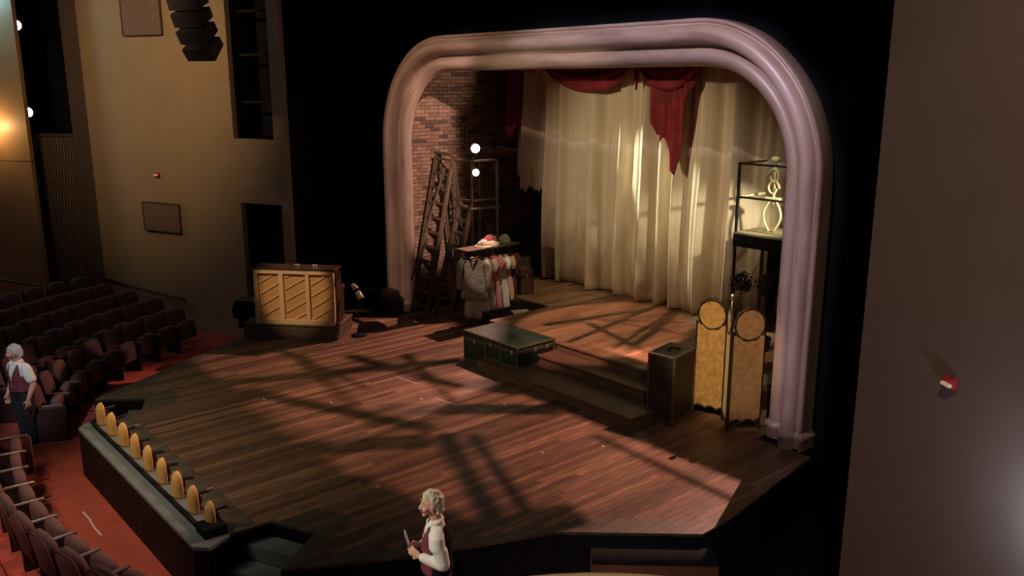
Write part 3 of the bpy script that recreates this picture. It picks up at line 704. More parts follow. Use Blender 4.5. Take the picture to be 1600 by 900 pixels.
g = G(); g.bbox(-0.02, PWd + 0.02, 0.40, 0.68, 0.60, 0.72, 0.01); g.bbox(0.0, 0.08, .40, .66, 0, .6, .006); g.bbox(PWd - .08, PWd, .40, .66, 0, .6, .006); g.build('keybed', M_piano, piano, world=False)
def on_piano(u, v, z): c, s = math.cos(rz), math.sin(rz); b = piano.location; return (b.x + u * c - v * s, b.y + u * s + v * c, b.z + z)
for u, lab in ((0.80, 'small shiny dish on the piano lid, nearer the middle'), (1.16, 'small shiny dish on the piano lid, nearer the right end')):
    p = on_piano(u, 0.28, PH + 0.01); g = G(); g.lathe([(0.03, 0.0), (0.05, 0.006), (0.062, 0.028), (0.056, 0.028), (0.04, 0.012), (0.001, 0.010)], p, 14)
    single(g, 'dish', M_bright, lab, 'dish', 'dishes on the piano')
# lamp beside the piano, small stage monitor
p = Vector(on_piano(1.98, 0.42, 0)); p.z = 0.0
t = thing('music_stand_lamp', 'small pale lamp on a thin dark stand right of the piano', 'lamp', tuple(p))
g = G(); g.lathe([(0.16, 0.0), (0.16, 0.02), (0.02, 0.04)], tuple(p), 14); g.tube([p + Vector((0, 0, .03)), p + Vector((0, 0, 0.98))], 0.012, 8); g.build('stand', M_black, t)
g = G(); hd = p + Vector((0.0, 0, 0.98)); g.tube([hd, hd + Vector((-.03, -.03, .14))], 0.02, 8); g.build('neck', M_black, t)
g = G(); d1 = Vector((0.10, 0.09, -0.26)); g.tube([hd + Vector((-.06, -.05, .10)), hd + Vector((-.06, -.05, .10)) + d1 * 0.4], [0.05, 0.055], 10); g.tube([hd + Vector((-.06, -.05, .10)) + d1 * .62, hd + Vector((-.06, -.05, .10)) + d1 * 1.15], [0.055, 0.065], 10); g.build('shade', M_cloth_white, t)
g = G(); g.bar(hd, hd + Vector((0.26, 0.24, -0.02)), 0.012); g.build('arm', M_metal, t)
mon = thing('stage_monitor', 'black wedge loudspeaker beside the left end of the piano', 'speaker', (-5.55, -3.55, 0), rz)
g = G(); g.slab([(-.28, 0.22), (.24, 0.22), (.30, 0.50), (.16, 0.62), (-.24, .60), (-.32, 0.40)], 0.4, (0, 0.35, 0), (1, 0, 0)); bevel(g.build('cabinet', M_black, mon, world=False), .02)
g = G(); g.box(-0.2, 0.2, 0.2, 0.5, 0.0, 0.22); g.build('stand', M_black, mon, world=False)

# ================================================================== LADDERS AND LAMP TOWER
def ladder(name, label, f1, f2, t1, t2, m, n, rail_w=0.055, extra=None):
    t = thing(name, label, 'ladder', (0, 0, 0)); f1, f2, t1, t2 = map(Vector, (f1, f2, t1, t2))
    for a, b in ((f1, t1), (f2, t2)): g = G(); g.bar(a, b, rail_w, rail_w * 1.6); g.build('rail', m, t)
    for k in range(n):
        v = (k + 0.7) / n; a, b = f1.lerp(t1, v), f2.lerp(t2, v); g = G(); g.bar(a, b, 0.11, 0.03); g.build('step', m, t)
    for a in (f1, f2): g = G(); g.lathe([(0.035, 0.0), (0.04, 0.03), (0.03, 0.05)], tuple(a), 8); g.build('foot', M_bright, t)
    return t
ld = ladder('step_ladder', 'tall wooden ladder leaning against the left brick wall beside the arch', (-4.46, -0.12, 0), (-3.93, -0.08, 0), (-4.72, 0.86, 3.48), (-4.12, 0.86, 3.44), M_pole, 11)
g = G(); g.bar((-4.76, 0.86, 3.5), (-4.06, 0.86, 3.46), 0.12, 0.04); g.build('top_cap', M_pole, ld)
g = G(); g.bar((-4.68, 0.9, 3.46), (-4.66, 1.28, 0.0), 0.045); g.build('rear_leg', M_pole, ld)
g = G(); g.bar((-4.15, 0.9, 3.42), (-4.14, 1.28, 0.0), 0.045); g.build('rear_leg', M_pole, ld)
g = G(); g.bar((-4.46, -0.10, 0.75), (-4.26, 0.72, 3.20), 0.04); g.build('hand_rail', M_pole, ld)
tw = thing('lamp_tower', 'dark scaffold tower with a railed top carrying two bright lamps', 'tower', (0, 0, 0))
TX0, TX1, TY0, TY1, TZ = -4.1, -3.48, 0.85, 1.55, 2.38
for x_ in (TX0, TX1):
    for y_ in (TY0, TY1): g = G(); g.bar((x_, y_, 0.0 if y_ < 1.3 else 0.5), (x_, y_, TZ + 1.02), 0.05); g.build('post', M_pole, tw)
g = G(); g.bbox(TX0 - .06, TX1 + .06, TY0 - .06, TY1 + .06, TZ - 0.05, TZ, 0.006); g.build('platform', M_pole, tw)
for z_ in (TZ + 0.15, TZ + 1.0):
    for a, b in (((TX0, TY1), (TX1, TY1)), ((TX1, TY0), (TX1, TY1)), ((TX0, TY0), (TX0, TY1)), ((TX0, TY0), (TX1, TY0))): 
        g = G(); g.bar((*a, z_), (*b, z_), 0.035); g.build('guard_rail', M_pole, tw)
for a, b in (((TX0, TY0, .3), (TX1, TY0, 1.6)), ((TX1, TY0, .4), (TX1, TY1, 1.7))): g = G(); g.bar(a, b, 0.03); g.build('brace', M_pole, tw)
ld2 = ladder('step_ladder', 'steep ladder rising from the stage to the lamp tower top', (-3.78, 0.02, 0), (-3.36, 0.10, 0), (-3.86, 0.86, 2.5), (-3.46, 0.82, 2.45), M_pole, 9)
for z_, r_, lab in ((TZ + 1.27, 0.095, 'round lit stage lamp above the top rail of the lamp tower'), (TZ + 0.76, 0.075, 'round lit stage lamp hung below the top rail of the lamp tower')):
    lp = Vector((-3.50, 0.98, z_)); dr = Vector((0.85, -0.50, -0.12)).normalized()
    t = thing('stage_lamp', lab, 'lamp', tuple(lp), 0, 'lit lamps on the tower')
    g = G(); g.tube([lp - dr * 0.26, lp - dr * 0.16, lp, lp + dr * 0.03], [0.05, r_ * .9, r_ * 1.1, r_ * 1.12], 14); g.build('housing', M_black, t)
    g = G(); g.tube([lp + dr * 0.031, lp + dr * 0.04, lp + dr * .055], [r_, r_ * .9, r_ * .5], 16); g.build('lens', M_lens, t)
    g = G(); g.bar(lp - dr * .1 + Vector((0, 0, -.02)), Vector((-3.5, 0.90, TZ + 1.0 if z_ > TZ + 1 else TZ + 1.0)), 0.03); g.build('yoke', M_metal, t)

# ================================================================== CLOTHES RACK
RX = -2.78
rack = thing('clothes_rack', 'dark clothes rack with a shelf above, behind the green trunks', 'clothes rack', (RX, 0.7, 0))
g = G(); g.bbox(RX - 0.2, RX + 0.2, 0.02, 1.45, 1.645, 1.67, 0.005); g.build('shelf', M_pole, rack)
g = G(); g.tube([(RX, 0.05, 1.50), (RX, 1.42, 1.50)], 0.016, 8); g.build('rail', M_metal, rack)
for y_ in (0.78, 1.26):
    g = G(); g.bar((RX, y_, 0.04), (RX, y_, 1.65), 0.035); g.build('post', M_metal, rack)
    g = G(); g.bar((RX - 0.25, y_, 0.02), (RX + 0.25, y_, 0.02), 0.04); g.build('foot', M_metal, rack)
def garment(name, label, cat, y, top, bot, w0, w1, m, rot, sleeve=0.0, mh=None, tiers=1, collar=None):
    y = y + 0.10 if y < 1.2 else y
    t = thing(name, label, cat, (RX + (0.06 if y < 0.4 else 0), y, 1.50), math.radians(rot), 'clothes on the rack')
    z0, z1 = top - 1.50, bot - 1.50; n = 28
    ph = R.uniform(0, 6); rings = []
    K = 16
    for k in range(K + 1):
        v = k / K; z = z0 + (z1 - z0) * v
        if v < 0.10: hw = 0.05 + (w0 - 0.05) * (v / 0.10) ** 0.7
        else: hw = w0 * (1 - 0.18 * math.sin(min(1, (v - .1) / .5) * PI)) + (w1 - w0) * max(0, v - 0.35) / 0.65
        if tiers > 1 and v > 0.3: hw *= 1 + 0.10 * (((v - .3) / .7 * tiers) % 1.0)
        th = 0.045 + 0.045 * v; ring = []
        for i in range(n):
            a = 2 * PI * i / n; f = 1 + (0.10 + .25 * v) * 0.5 * math.sin(a * 7 + ph)
            ring.append((hw * math.cos(a) * (1 + 0.03 * math.sin(a * 9 + ph) * v), th * math.sin(a) * f * (1 + 0.0), z + 0.015 * v * math.sin(a * 5 + ph)))
        rings.append(ring)
    g = G(); g.loft(rings); g.build('body', m, t, world=False)
    if sleeve:
        for s_ in (-1, 1):
            g = G(); pts = [(s_ * w0 * 0.86, 0, z0 - 0.06), (s_ * (w0 + 0.035), -0.01, z0 - 0.16), (s_ * (w0 + 0.055), -0.03, z0 - sleeve * .6), (s_ * (w0 + 0.045), -0.05, z0 - sleeve)]
            g.tube(pts, [0.075, 0.075, 0.062, 0.055], 10); g.build('sleeve', m, t, world=False)
    if collar: g = G(); g.tube([(-0.09, -0.06, z0 - 0.01), (-0.04, -0.085, z0 - .1), (0, -0.095, z0 - 0.22), (0.04, -0.085, z0 - .1), (0.09, -0.06, z0 - .01)], 0.016, 6); g.build('collar', collar, t, world=False)
    g = G(); g.tube([(0, 0, z0), (0, 0, 0.0), (0.02, 0, 0.022), (0.0, 0, 0.03)], 0.006, 6); g.tube([(-w0 * .8, 0, z0 - .055), (0, 0, z0), (w0 * .8, 0, z0 - .055)], 0.010, 6); g.build('hanger', M_metal, t, world=False)
    return t
garment('tweed_coat', 'grey checked tweed coat hanging foremost on the clothes rack', 'coat', 0.20, 1.47, 0.60, 0.26, 0.30, M_cloth_tweed, 36, 0.66, collar=M_black)
garment('dress', 'long cream tiered dress showing below the tweed coat', 'dress', 0.32, 1.40, 0.16, 0.21, 0.27, M_cloth_cream, 34, 0, tiers=4)
garment('dress', 'beige short sleeved dress just behind the tweed coat', 'dress', 0.50, 1.46, 0.10, 0.24, 0.27, mat('beige_cotton', (0.55, 0.42, 0.33), .9, 0, 9, .2), 30, 0.3, tiers=3)
garment('dress', 'pale pink dress with a rose bodice in the middle of the clothes rack', 'dress', 0.70, 1.47, 0.22, 0.22, 0.28, M_cloth_pink, 26, 0.25)
garment('blouse', 'deep rose blouse hung over the pale pink dress', 'blouse', 0.66, 1.48, 0.98, 0.235, 0.24, M_cloth_rose, 26, 0.3)
garment('dress', 'white cotton dress with tiered skirt toward the far end of the rack', 'dress', 0.90, 1.45, 0.28, 0.22, 0.27, M_cloth_white, 22, 0.28, tiers=3)
garment('dress', 'light peach dress second from the far end of the rack', 'dress', 1.06, 1.45, 0.45, 0.21, 0.26, mat('peach_cotton', (0.66, 0.43, 0.30), .9, 0, 9, .15), 20, 0.3)
garment('wool_coat', 'dark maroon wool coat at the far end of the clothes rack', 'coat', 1.26, 1.50, 0.35, 0.24, 0.25, M_cloth_maroon, 16, 0.5)
# hats and cloth on the shelf
def on_shelf(y, dx=0.0): return (RX + dx, y, 1.67)
def blob(g, c, rx, ry, rz_, lump=0.15, seed=0):
    n, m = 18, 9; rings = []
    for i in range(m):
        t = 0.02 + (PI / 2 - 0.02) * i / (m - 1); ring = []
        for k in range(n):
            a = 2 * PI * k / n; q = 1 + lump * mnoise.noise(Vector((math.cos(a) * 2 + seed, math.sin(a) * 2, t * 2)))
            ring.append((c[0] + rx * q * math.sin(t) * math.cos(a), c[1] + ry * q * math.sin(t) * math.sin(a), c[2] + rz_ * q * math.cos(t)))
        rings.append(ring)
    return g.loft(rings[::-1])
p = on_shelf(0.60); t = thing('hat', 'wide cream hat with a soft crown on the rack shelf', 'hat', p)
g = G(); g.lathe([(0.2, 0.0), (0.205, 0.012), (0.12, 0.03)], p, 20); g.build('brim', M_cloth_cream, t); g = G(); blob(g, (p[0], p[1], p[2] + .01), 0.12, 0.14, 0.13, .2, 1); g.build('crown', M_cloth_cream, t)
p = on_shelf(0.80, 0.06); g = G(); blob(g, p, 0.13, 0.16, 0.10, .3, 5); single(g, 'folded_cloth', M_cloth_white, 'crumpled white cloth on the rack shelf between the hats', 'cloth')
p = on_shelf(0.82, -0.07); t = thing('bonnet', 'rose pink bonnet lying on the rack shelf', 'hat', p)
g = G(); blob(g, p, 0.11, 0.2, 0.20, .25, 9); g.build('crown', M_cloth_rose, t); g = G(); g.lathe([(0.15, 0.02), (0.165, 0.05), (0.12, 0.07)], p, 18); g.build('frill', M_cloth_pink, t)
p = on_shelf(1.18); t = thing('cloche_hat', 'round olive cloche hat at the far end of the rack shelf', 'hat', p)
g = G(); g.lathe([(0.19, 0.0), (0.195, 0.012), (0.13, 0.03)], p, 20); g.build('brim', M_ornament, t); g = G(); blob(g, (p[0], p[1], p[2] + .01), 0.135, 0.14, 0.19, .05, 3); g.build('crown', M_olive, t)
# crate and sheet of paper in the gap behind the rack
trunk('suitcase', 'brown suitcase standing behind the far end of the clothes rack', -3.1, -2.62, 1.5, 1.86, 0.5, 0.55, mat('brown_leather', (0.16, 0.075, 0.045), .6, 0, 9, .3), M_ornament, [(-2.86, 'f'), (1.68, 'r')])
g = G(); g.prism([(-2.02, 0.70), (-1.74, 0.58), (-1.62, 0.92), (-1.90, 1.04)], 0.40, 0.412); 
tb = single(g, 'paper_sheet', M_paper, 'pale sheet of paper lying on the dark low box left of the platform', 'paper')
g = G(); g.bbox(-2.35, -1.46, 0.2, 1.28, 0.0, 0.40, 0.01); single(g, 'low_box', M_black, 'low black box tucked against the left side of the platform', 'box')

# ================================================================== RIGHT HAND TOWER PLATFORM
rt = thing('balcony_tower', 'railed wooden tower platform half hidden by the right arch leg', 'tower', (0, 0, 0))
BX, BY, BZ = 2.26, 2.2, 2.45
for k in range(9): g = G(); g.box(BX + 0.002, 4.3, BY + k * 0.105 + .002, BY + (k + 1) * 0.105 - .002, BZ - 0.03, BZ); g.build('plank', mat('pale_plank', (0.42, 0.35, 0.20), .6, 0, 5, .3, (0.7, 8, 1), .1, .2), rt)
g = G(); g.box(BX, 4.3, BY, BY + 0.03, BZ - 0.25, BZ - 0.03); g.build('front_fascia', M_black, rt)
g = G(); g.box(BX, BX + 0.03, BY + .03, BY + 0.95, BZ - 0.25, BZ - .03); g.build('side_fascia', M_black, rt)
for (x_, y_, zt_) in ((BX + .03, BY + .03, 1.22), (4.25, BY + .03, 1.22), (BX + .03, BY + .9, -.03), (4.25, BY + .85, 1.22)): g = G(); g.bar((x_, y_, 0.5), (x_, y_, BZ + zt_), 0.04); g.build('post', M_metal, rt)
for z_ in (BZ + 0.62, BZ + 1.2):
    g = G(); g.bar((BX + .03, BY + .03, z_), (4.25, BY + .03, z_), 0.035); g.build('guard_rail', M_metal, rt)
    g = G(); g.bar((BX + .03, BY + .03, z_), (BX + .03, BY + .85, z_), 0.035); g.build('guard_rail', M_bent, rt)
# bentwood scroll stand on it
bs = thing('bentwood_stand', 'pale scrolled bentwood stand on the right tower platform', 'stand', (2.74, 2.62, BZ))
cx, cy = 2.74, 2.62
for s_ in (-1, 1):
    pts = []
    for i in range(25):
        t = i / 24; pts.append((cx + s_ * (0.03 + 0.13 * math.sin(t * PI * 1.0) ** 1), cy + 0.02 * s_, BZ + 0.02 + 0.56 * t))
    g = G(); g.tube(pts, 0.022, 8); g.build('leg', M_bent, bs)
for s_, z_ in ((1, 0.78), (-1, 0.98)):
    pts = [(cx + s_ * 0.12 * (1 - i / 20 * .5) * math.cos(i * 0.33), cy - .02, BZ + z_ + 0.14 * (1 - i / 20 * .5) * math.sin(i * 0.33)) for i in range(20)]
    g = G(); g.tube(pts, 0.02, 8); g.build('scroll', M_bent, bs)
g = G(); g.tube([(cx, cy, BZ + .5), (cx + .02, cy, BZ + .8), (cx, cy, BZ + 1.2)], 0.024, 8); g.build('stem', M_bent, bs)
g = G(); g.ball((cx, cy, BZ + 1.27), 0.085, .085, .06); g.build('knob', M_bent, bs)
g = G(); g.bbox(cx - .14, cx + .14, cy - .06, cy + .06, BZ + 0.57, BZ + 0.62, .01); g.build('crossbar', M_bent, bs)
# topiary plants under it, scraps behind the screen
for (x_, y_, z_, lab) in ((2.72, 1.85, 1.66, 'round dark topiary plant left of its twin under the tower platform'), (3.12, 2.0, 1.66, 'round dark topiary plant nearer the arch leg under the tower platform')):
    t = thing('topiary_plant', lab, 'plant', (x_, y_, 0.5), 0, 'topiary plants')
    g = G(); g.lathe([(0.10, 0.5), (0.14, 0.72), (0.15, 0.74), (0.13, 0.74), (0.12, 0.70), (.001, .70)], (x_, y_, 0), 14); g.build('pot', M_ornament, t)
    g = G(); g.tube([(x_, y_, 0.7), (x_ + .01, y_, z_)], 0.014, 6); g.build('stem', M_pole, t)
    g = G()
    for i in range(210):
        d = Vector((R.gauss(0, 1), R.gauss(0, 1), R.gauss(0, 1))).normalized(); c = Vector((x_, y_, z_)) + d * 0.19 * R.uniform(.55, 1.05)
        a = d.orthogonal().normalized(); b = d.cross(a); q = R.uniform(0, 6); a, b = a * math.cos(q) + b * math.sin(q), b * math.cos(q) - a * math.sin(q); L = 0.045
        g.add([c - a * L, c - b * L * .5 + d * .012, c + a * L + d * .02, c + b * L * .5 + d * .012], [(0, 1, 2, 3)])
    o = g.build('foliage', M_leaf, t); o['kind'] = 'stuff'
for (x_, y_, z_, lab) in ((4.12, 0.62, 0.5, 'crumpled cream paper on the platform between screen and arch leg'),):
    g = G(); blob(g, (x_, y_, z_), 0.16, 0.12, 0.10, .7, 4); single(g, 'crumpled_paper', M_paper, lab, 'paper')
g = G(); blob(g, (4.30, 0.22, 0.0), 0.11, 0.10, 0.22, .8, 12); single(g, 'crumpled_cloth', M_cloth_cream, 'small crumpled cream cloth on the floor behind the screen', 'cloth')
g = G(); g.bbox(-5.10, -4.66, -0.50, -0.28, 0.0, 0.52, 0.01); single(g, 'leg_shade_box', mat('leg_shade_tone', (0.05, 0.034, 0.024), .7, 0, 6, .3), 'dark box standing in for the shade at the foot of the left arch leg', 'box')  # dark block put in for the shaded foot of the left arch leg
for (x0, x1, y0, y1, h, lab) in ((-4.6, -3.75, 2.2, 2.8, 0.55, 'low dark crate at the back below the torn curtain edge'), (-4.5, -4.0, 3.2, 3.7, 0.95, 'taller dark crate in the back left corner')):
    t = thing('crate', lab, 'crate', (0, 0, 0))
    g = G(); g.bbox(x0, x1, y0, y1, 0.5, 0.5 + h, .01); g.build('body', M_ward, t)
    g = G()
    for k in range(4): g.bar((x1 + .008, y0, .5 + h * (k + .5) / 4), (x1 + .008, y1, .5 + h * (k + .5) / 4), 0.016, h / 5)
    g.build('slat', M_pole, t)
# spike marks
for x_, y_, lab in [(-1.6, -5.0, 'pale tape spike mark nearest the footlights on the boards'), (2.3, -5.3, 'pale tape spike mark on the boards close before the person in black vest'), (0.06, -3.05, 'pale tape spike mark at mid stage straight before the trunks'),
                    (3.3, -2.2, 'pale tape spike mark in front of the wardrobe trunk'), (2.9, -3.0, 'pale tape spike mark in the bright pink light at right'), (-0.75, -4.25, 'pale tape spike mark left of mid stage, in line with the piano'), (1.15, -2.2, 'pale tape spike mark just below the lowest step')]:
    g = G(); g.box(x_, x_ + 0.06, y_, y_ + 0.025, 0.0005, 0.002); single(g, 'spike_mark', M_tape, lab, 'tape', 'spike marks on the stage floor')
for (a, b, lab) in (((0.2, -2.85), (0.75, -2.78), 'thin pale tape line across mid stage, middle of three'), ((-1.1, -2.75), (-0.55, -2.68), 'thin pale tape line nearest the piano'), ((0.95, -2.62), (1.4, -2.55), 'thin pale tape line nearest the lowest step')):
    g = G(); g.bar((*a, 0.001), (*b, 0.001), 0.012, 0.0015); single(g, 'tape_line', M_tape, lab, 'tape', 'tape lines on the stage floor')
g = G(); pts = [(-1.0, -7.97), (-0.72, -7.96), (-0.42, -7.98), (-0.15, -7.97)]
for a, b in zip(pts[:-1], pts[1:]): g.bar((*a, FLOOR + .003), (*b, FLOOR + .003), 0.02, 0.004)
single(g, 'carpet_tape', M_tape, 'pale strip of tape on the red carpet in front of the stage', 'tape')
g = G()
ea, eb = Vector((4.90, -4.06, 0)), Vector((5.84, -3.04, 0)); ex = (eb - ea).normalized(); en = Vector((ex.y, -ex.x, 0))
lc = thing('low_cabinet', 'low red-brown cabinet with a black top against the right hand stage edge', 'cabinet', (0, 0, 0))
g = G(); g.prism([(q.x, q.y) for q in (ea + en * .05, ea + en * .40, eb + en * .40, eb + en * .05)], FLOOR, -0.16); g.build('body', mat('red_brown_wood', (0.11, 0.05, 0.034), .6, 0, 5, .2), lc)
g = G(); g.prism([(q.x, q.y) for q in (ea + en * .04, ea + en * .41, eb + en * .41, eb + en * .04)], -0.16, -0.13); g.build('top', M_black, lc)

# ================================================================== GOBO BARS and plates added unseen above the frame to shape the lamps' light
g = G()
def shade(L0, SF, a, b, w, z=0.0, ext=0.3):
    a, b = Vector((*a, z)), Vector((*b, z)); d = (b - a).normalized(); a = a - d * ext; b = b + d * ext
    sd = d.cross(Vector((0, 0, 1))) * w / 2
    g.add([L0 + (p - L0) * SF for p in (a - sd, a + sd, b + sd, b - sd)], [(0, 1, 2, 3)])
for a, b, ww in [((2.04, -3.44), (4.25, -4.37), .22), ((1.77, -3.75), (3.77, -4.63), .34), ((3.27, -2.02), (5.3, -2.15), .14), ((-1.9, -4.98), (0.97, -3.76), .34), ((0.77, -5.25), (1.4, -4.17), .5),
                 ((0.2, -3.6), (1.7, -1.9), .45), ((-3.2, -6.35), (4.3, -6.35), 2.0), ((-5, -4.5), (-2.0, -4.2), 2.6), ((2.2, -5.75), (5.2, -5.2), 1.1), ((0.3, -0.95), (5.6, -0.95), 1.45), ((3.1, 0.15), (5.0, 0.15), 1.0), ((4.12, -5.2), (4.42, -4.1), .62), ((6.15, -3.30), (4.99, -4.57), .52), ((-0.6, -2.3), (0.6, -1.7), .5)]: shade(BACK_R, 0.09, a, b, ww)
for a, b, ww in [((-4.76, -3.65), (-1.19, -3.45), .20), ((-2.96, -5.63), (-1.17, -1.56), .34), ((-3.13, -3.52), (0.42, -4.2), .30), ((-2.42, -2.71), (-0.19, -2.29), .30), ((-1.8, -1.99), (0.89, -2.85), .22),
                 ((-1.9, -4.98), (0.97, -3.76), .34), ((-6.0, -6.1), (3.0, -6.0), 1.9), ((1.5, -1.5), (2.2, -6), 2.2)]: shade(BACK_L, 0.09, a, b, ww)
for a, b, ww in [((-1.44, 1.28), (-.95, 2.68), .16), ((-.47, .54), (-.06, 2.49), .20), ((.17, .93), (1.67, .49), .16), ((.53, .06), (-.06, 2.88), .14), ((1.29, .34), (.48, 2.73), .12), ((1.56, .37), (.42, 3.2), .18), ((-.07, 1.36), (1.8, 1.84), .08), ((.1, 1.55), (1.22, 2.5), .07)]: shade(GOBO_L, 0.115, a, b, ww, 0.5)
def barn(L0, SF, poly):                                      # plate near a lamp; poly in x, z of the arch plane
    g.add([L0 + (Vector((x, 0.0, z)) - L0) * SF for x, z in poly], [list(range(len(poly)))])
for L0, SF in ((LILAC, 0.06), (AMBER, 0.06)):
    op = [arch_pt(0.04, i / 48) for i in range(49)]
    barn(L0, SF, op); barn(L0, SF, [(-14, -0.02), (14, -0.02), (14, -14), (-14, -14)])
    barn(L0, SF, [arch_pt(0.72, i / 24) for i in range(0, 9)] + [(-5, 12), (-14, 12), (-14, 0)]); barn(L0, SF, [arch_pt(0.72, i / 24) for i in range(8, 17)] + [(5, 14), (-5, 14)]); barn(L0, SF, [arch_pt(0.72, i / 24) for i in range(16, 25)] + [(14, 0), (14, 12), (5, 12)])
barn(LILAC, 0.061, [(-1.3, -2), (-1.3, 12), (-14, 12), (-14, -2)])
barn(THROUGH, 0.06, [(-4.64, -4), (-4.64, 9), (-12, 9), (-12, -4)]); barn(THROUGH, 0.06, [(-2.42, -4), (-2.42, 9), (8, 9), (8, -4)])
GL = Vector((-3.3, 1.5, 6.0)); g.add([GL + (Vector(p) - GL) * 0.15 for p in ((-3.4, 2.62, 4.70), (-0.25, 2.62, 4.70), (-0.25, 2.62, 5.9), (-3.4, 2.62, 5.9))], [(0, 1, 2, 3)])
gob = struct(g, 'added_gobo_plates', M_black)  # unseen bars and plates, added only to block and shape light

# ================================================================== LEFT WALL FITTINGS
for (u0, u1, z0, z1, lab) in ((uof(-10.12), uof(-9.04), 1.60, 2.27, 'lower brown acoustic panel on the tan left wall'), (uof(-10.2), uof(-9.08), 6.05, 7.6, 'upper brown acoustic panel near the hanging speaker')):
    t = thing('wall_panel', lab, 'panel', tuple(lw((u0 + u1) / 2, z0, .1)))
    g = G(); g.slab([(u0, z0), (u1, z0), (u1, z1), (u0, z1)], 0.05, Vector((LW0[0], LW0[1], 0)) + Ln * 0.10, Lax3); bevel(g.build('cloth', M_brownpanel, t), .008)
    g = G(); e = 0.03
    for a, b in (((u0, z0), (u1, z0)), ((u1, z0), (u1, z1)), ((u1, z1), (u0, z1)), ((u0, z1), (u0, z0))): g.bar(lw(*a, .125), lw(*b, .125), 0.03, 0.02)
    g.build('edge', M_darkbrown, t)
def strobe(o, nn, ax, label):
    t = thing('alarm_strobe', label, 'alarm', tuple(o)); up = Vector((0, 0, 1))
    g = G(); g.slab([(-.065, -.055), (.065, -.055), (.065, .055), (-.065, .055)], 0.05, o + nn * .03, ax); bevel(g.build('body', M_red_light, t), .012)
    g = G(); g.slab([(-.05, -.018), (.055, -.03), (.055, .0), (-.05, .012)], 0.04, o + nn * .075, ax); bevel(g.build('window', M_strobe, t), .01)
    return t
strobe(lw(uof(-9.61), 2.93, 0.075), Ln, Lax3, 'small red alarm strobe high on the tan left wall')
strobe(RW0 + Rax * ((8.25 - 7.17) / Rax.x) + Rn * 0.075 + Vector((0, 0, 2.47)), Rn, Rax, 'small red alarm strobe on the taupe right wall')
def handrail(pts, nn, label):
    t = thing('wall_handrail', label, 'handrail', tuple(pts[0])); pts = [Vector(p) for p in pts]
    g = G(); g.tube([p + nn * 0.09 for p in pts], 0.03, 8); g.build('rail', M_pole, t)
    for k in (0.06, 0.5, 0.94):
        a = pts[0].lerp(pts[-1], k); g = G(); g.tube([a, a + nn * .05, a + nn * .09], 0.014, 6); g.build('bracket', M_metal, t)
handrail([lw(uof(-11.6), 0.25, .07), lw(uof(-9.07), 0.0, .07)], Ln, 'sloping wooden handrail on the tan wall behind the left seats')
handrail([B0 + Bax * 4.5 + Bn * .06 + Vector((0, 0, 0.72)), B0 + Bax * 0.08 + Bn * .06 + Vector((0, 0, 0.22))], Bn, 'sloping handrail on the wall at the far left edge')
# line array loudspeaker
la = thing('line_array', 'curved black line array loudspeaker hanging before the tan wall', 'speaker', (-5.6, -4.1, 7.6))
c0 = Vector((-5.45, -4.15, 7.5)); axx = RT.copy()
for k in range(7):
    a = math.radians(-4 + k * 7.5); z = 7.35 - k * 0.285; off = 0.035 * k * k * 0.35
    ctr = Vector((-5.62, -4.22, z)) + Vector((-0.6, -0.05, 0)) * 0.0 + axx * ((off * .9 - .28) * 0.75 + 0.22)
    g = G(); wd = 0.30 - 0.0 * k
    fwd = Vector((0.55, -0.83, 0)); sd = Vector((0.83, 0.55, 0)); dn = Vector((0, 0, -1))
    f2 = (fwd * math.cos(a) + dn * math.sin(a)); u2 = f2.cross(sd) * -1
    pts = []
    for s_ in (-1, 1):
        for (ff, uu) in ((0.22, -0.135), (0.22, 0.135), (-0.22, 0.10), (-0.22, -0.10)): pts.append(ctr + sd * s_ * wd + f2 * ff + u2 * uu)
    g.add(pts, [(0, 1, 2, 3), (7, 6, 5, 4), (0, 4, 5, 1), (1, 5, 6, 2), (2, 6, 7, 3), (3, 7, 4, 0)]); bevel(g.build('speaker_box', mat('speaker_grille', (0.05, 0.046, 0.042), .7, 0, 30, .3), la), .012)
g = G(); g.tube([(-5.75, -4.3, 7.5), (-5.75, -4.3, 10.5)], 0.03, 6); g.build('hanging_pipe', M_metal, la)
# boom lamps in the alcove on the far left
for (q, lab) in ((Vector((-12.62, -5.55, 6.33)), 'upper bright white lamp in the dark alcove at far left'), (Vector((-12.25, -5.62, 4.33)), 'lower bright white lamp in the dark alcove at far left')):
    t = thing('boom_lamp', lab, 'lamp', tuple(q), 0, 'boom lamps'); dr = Vector((0.93, -0.35, -0.1)).normalized()
    g = G(); g.tube([q - dr * .4, q - dr * .25, q, q + dr * .02], [.06, .11, .125, .13], 14); g.build('housing', M_black, t)
    g = G(); g.tube([q + dr * .021, q + dr * .04, q + dr * .05], [.115, .09, .03], 14); g.build('lens', M_lens_w, t)
    g = G(); g.bar(q - dr * .2, q - dr * .2 + Vector((-0.8, 0.9, 0)), 0.03); g.build('clamp', M_metal, t)

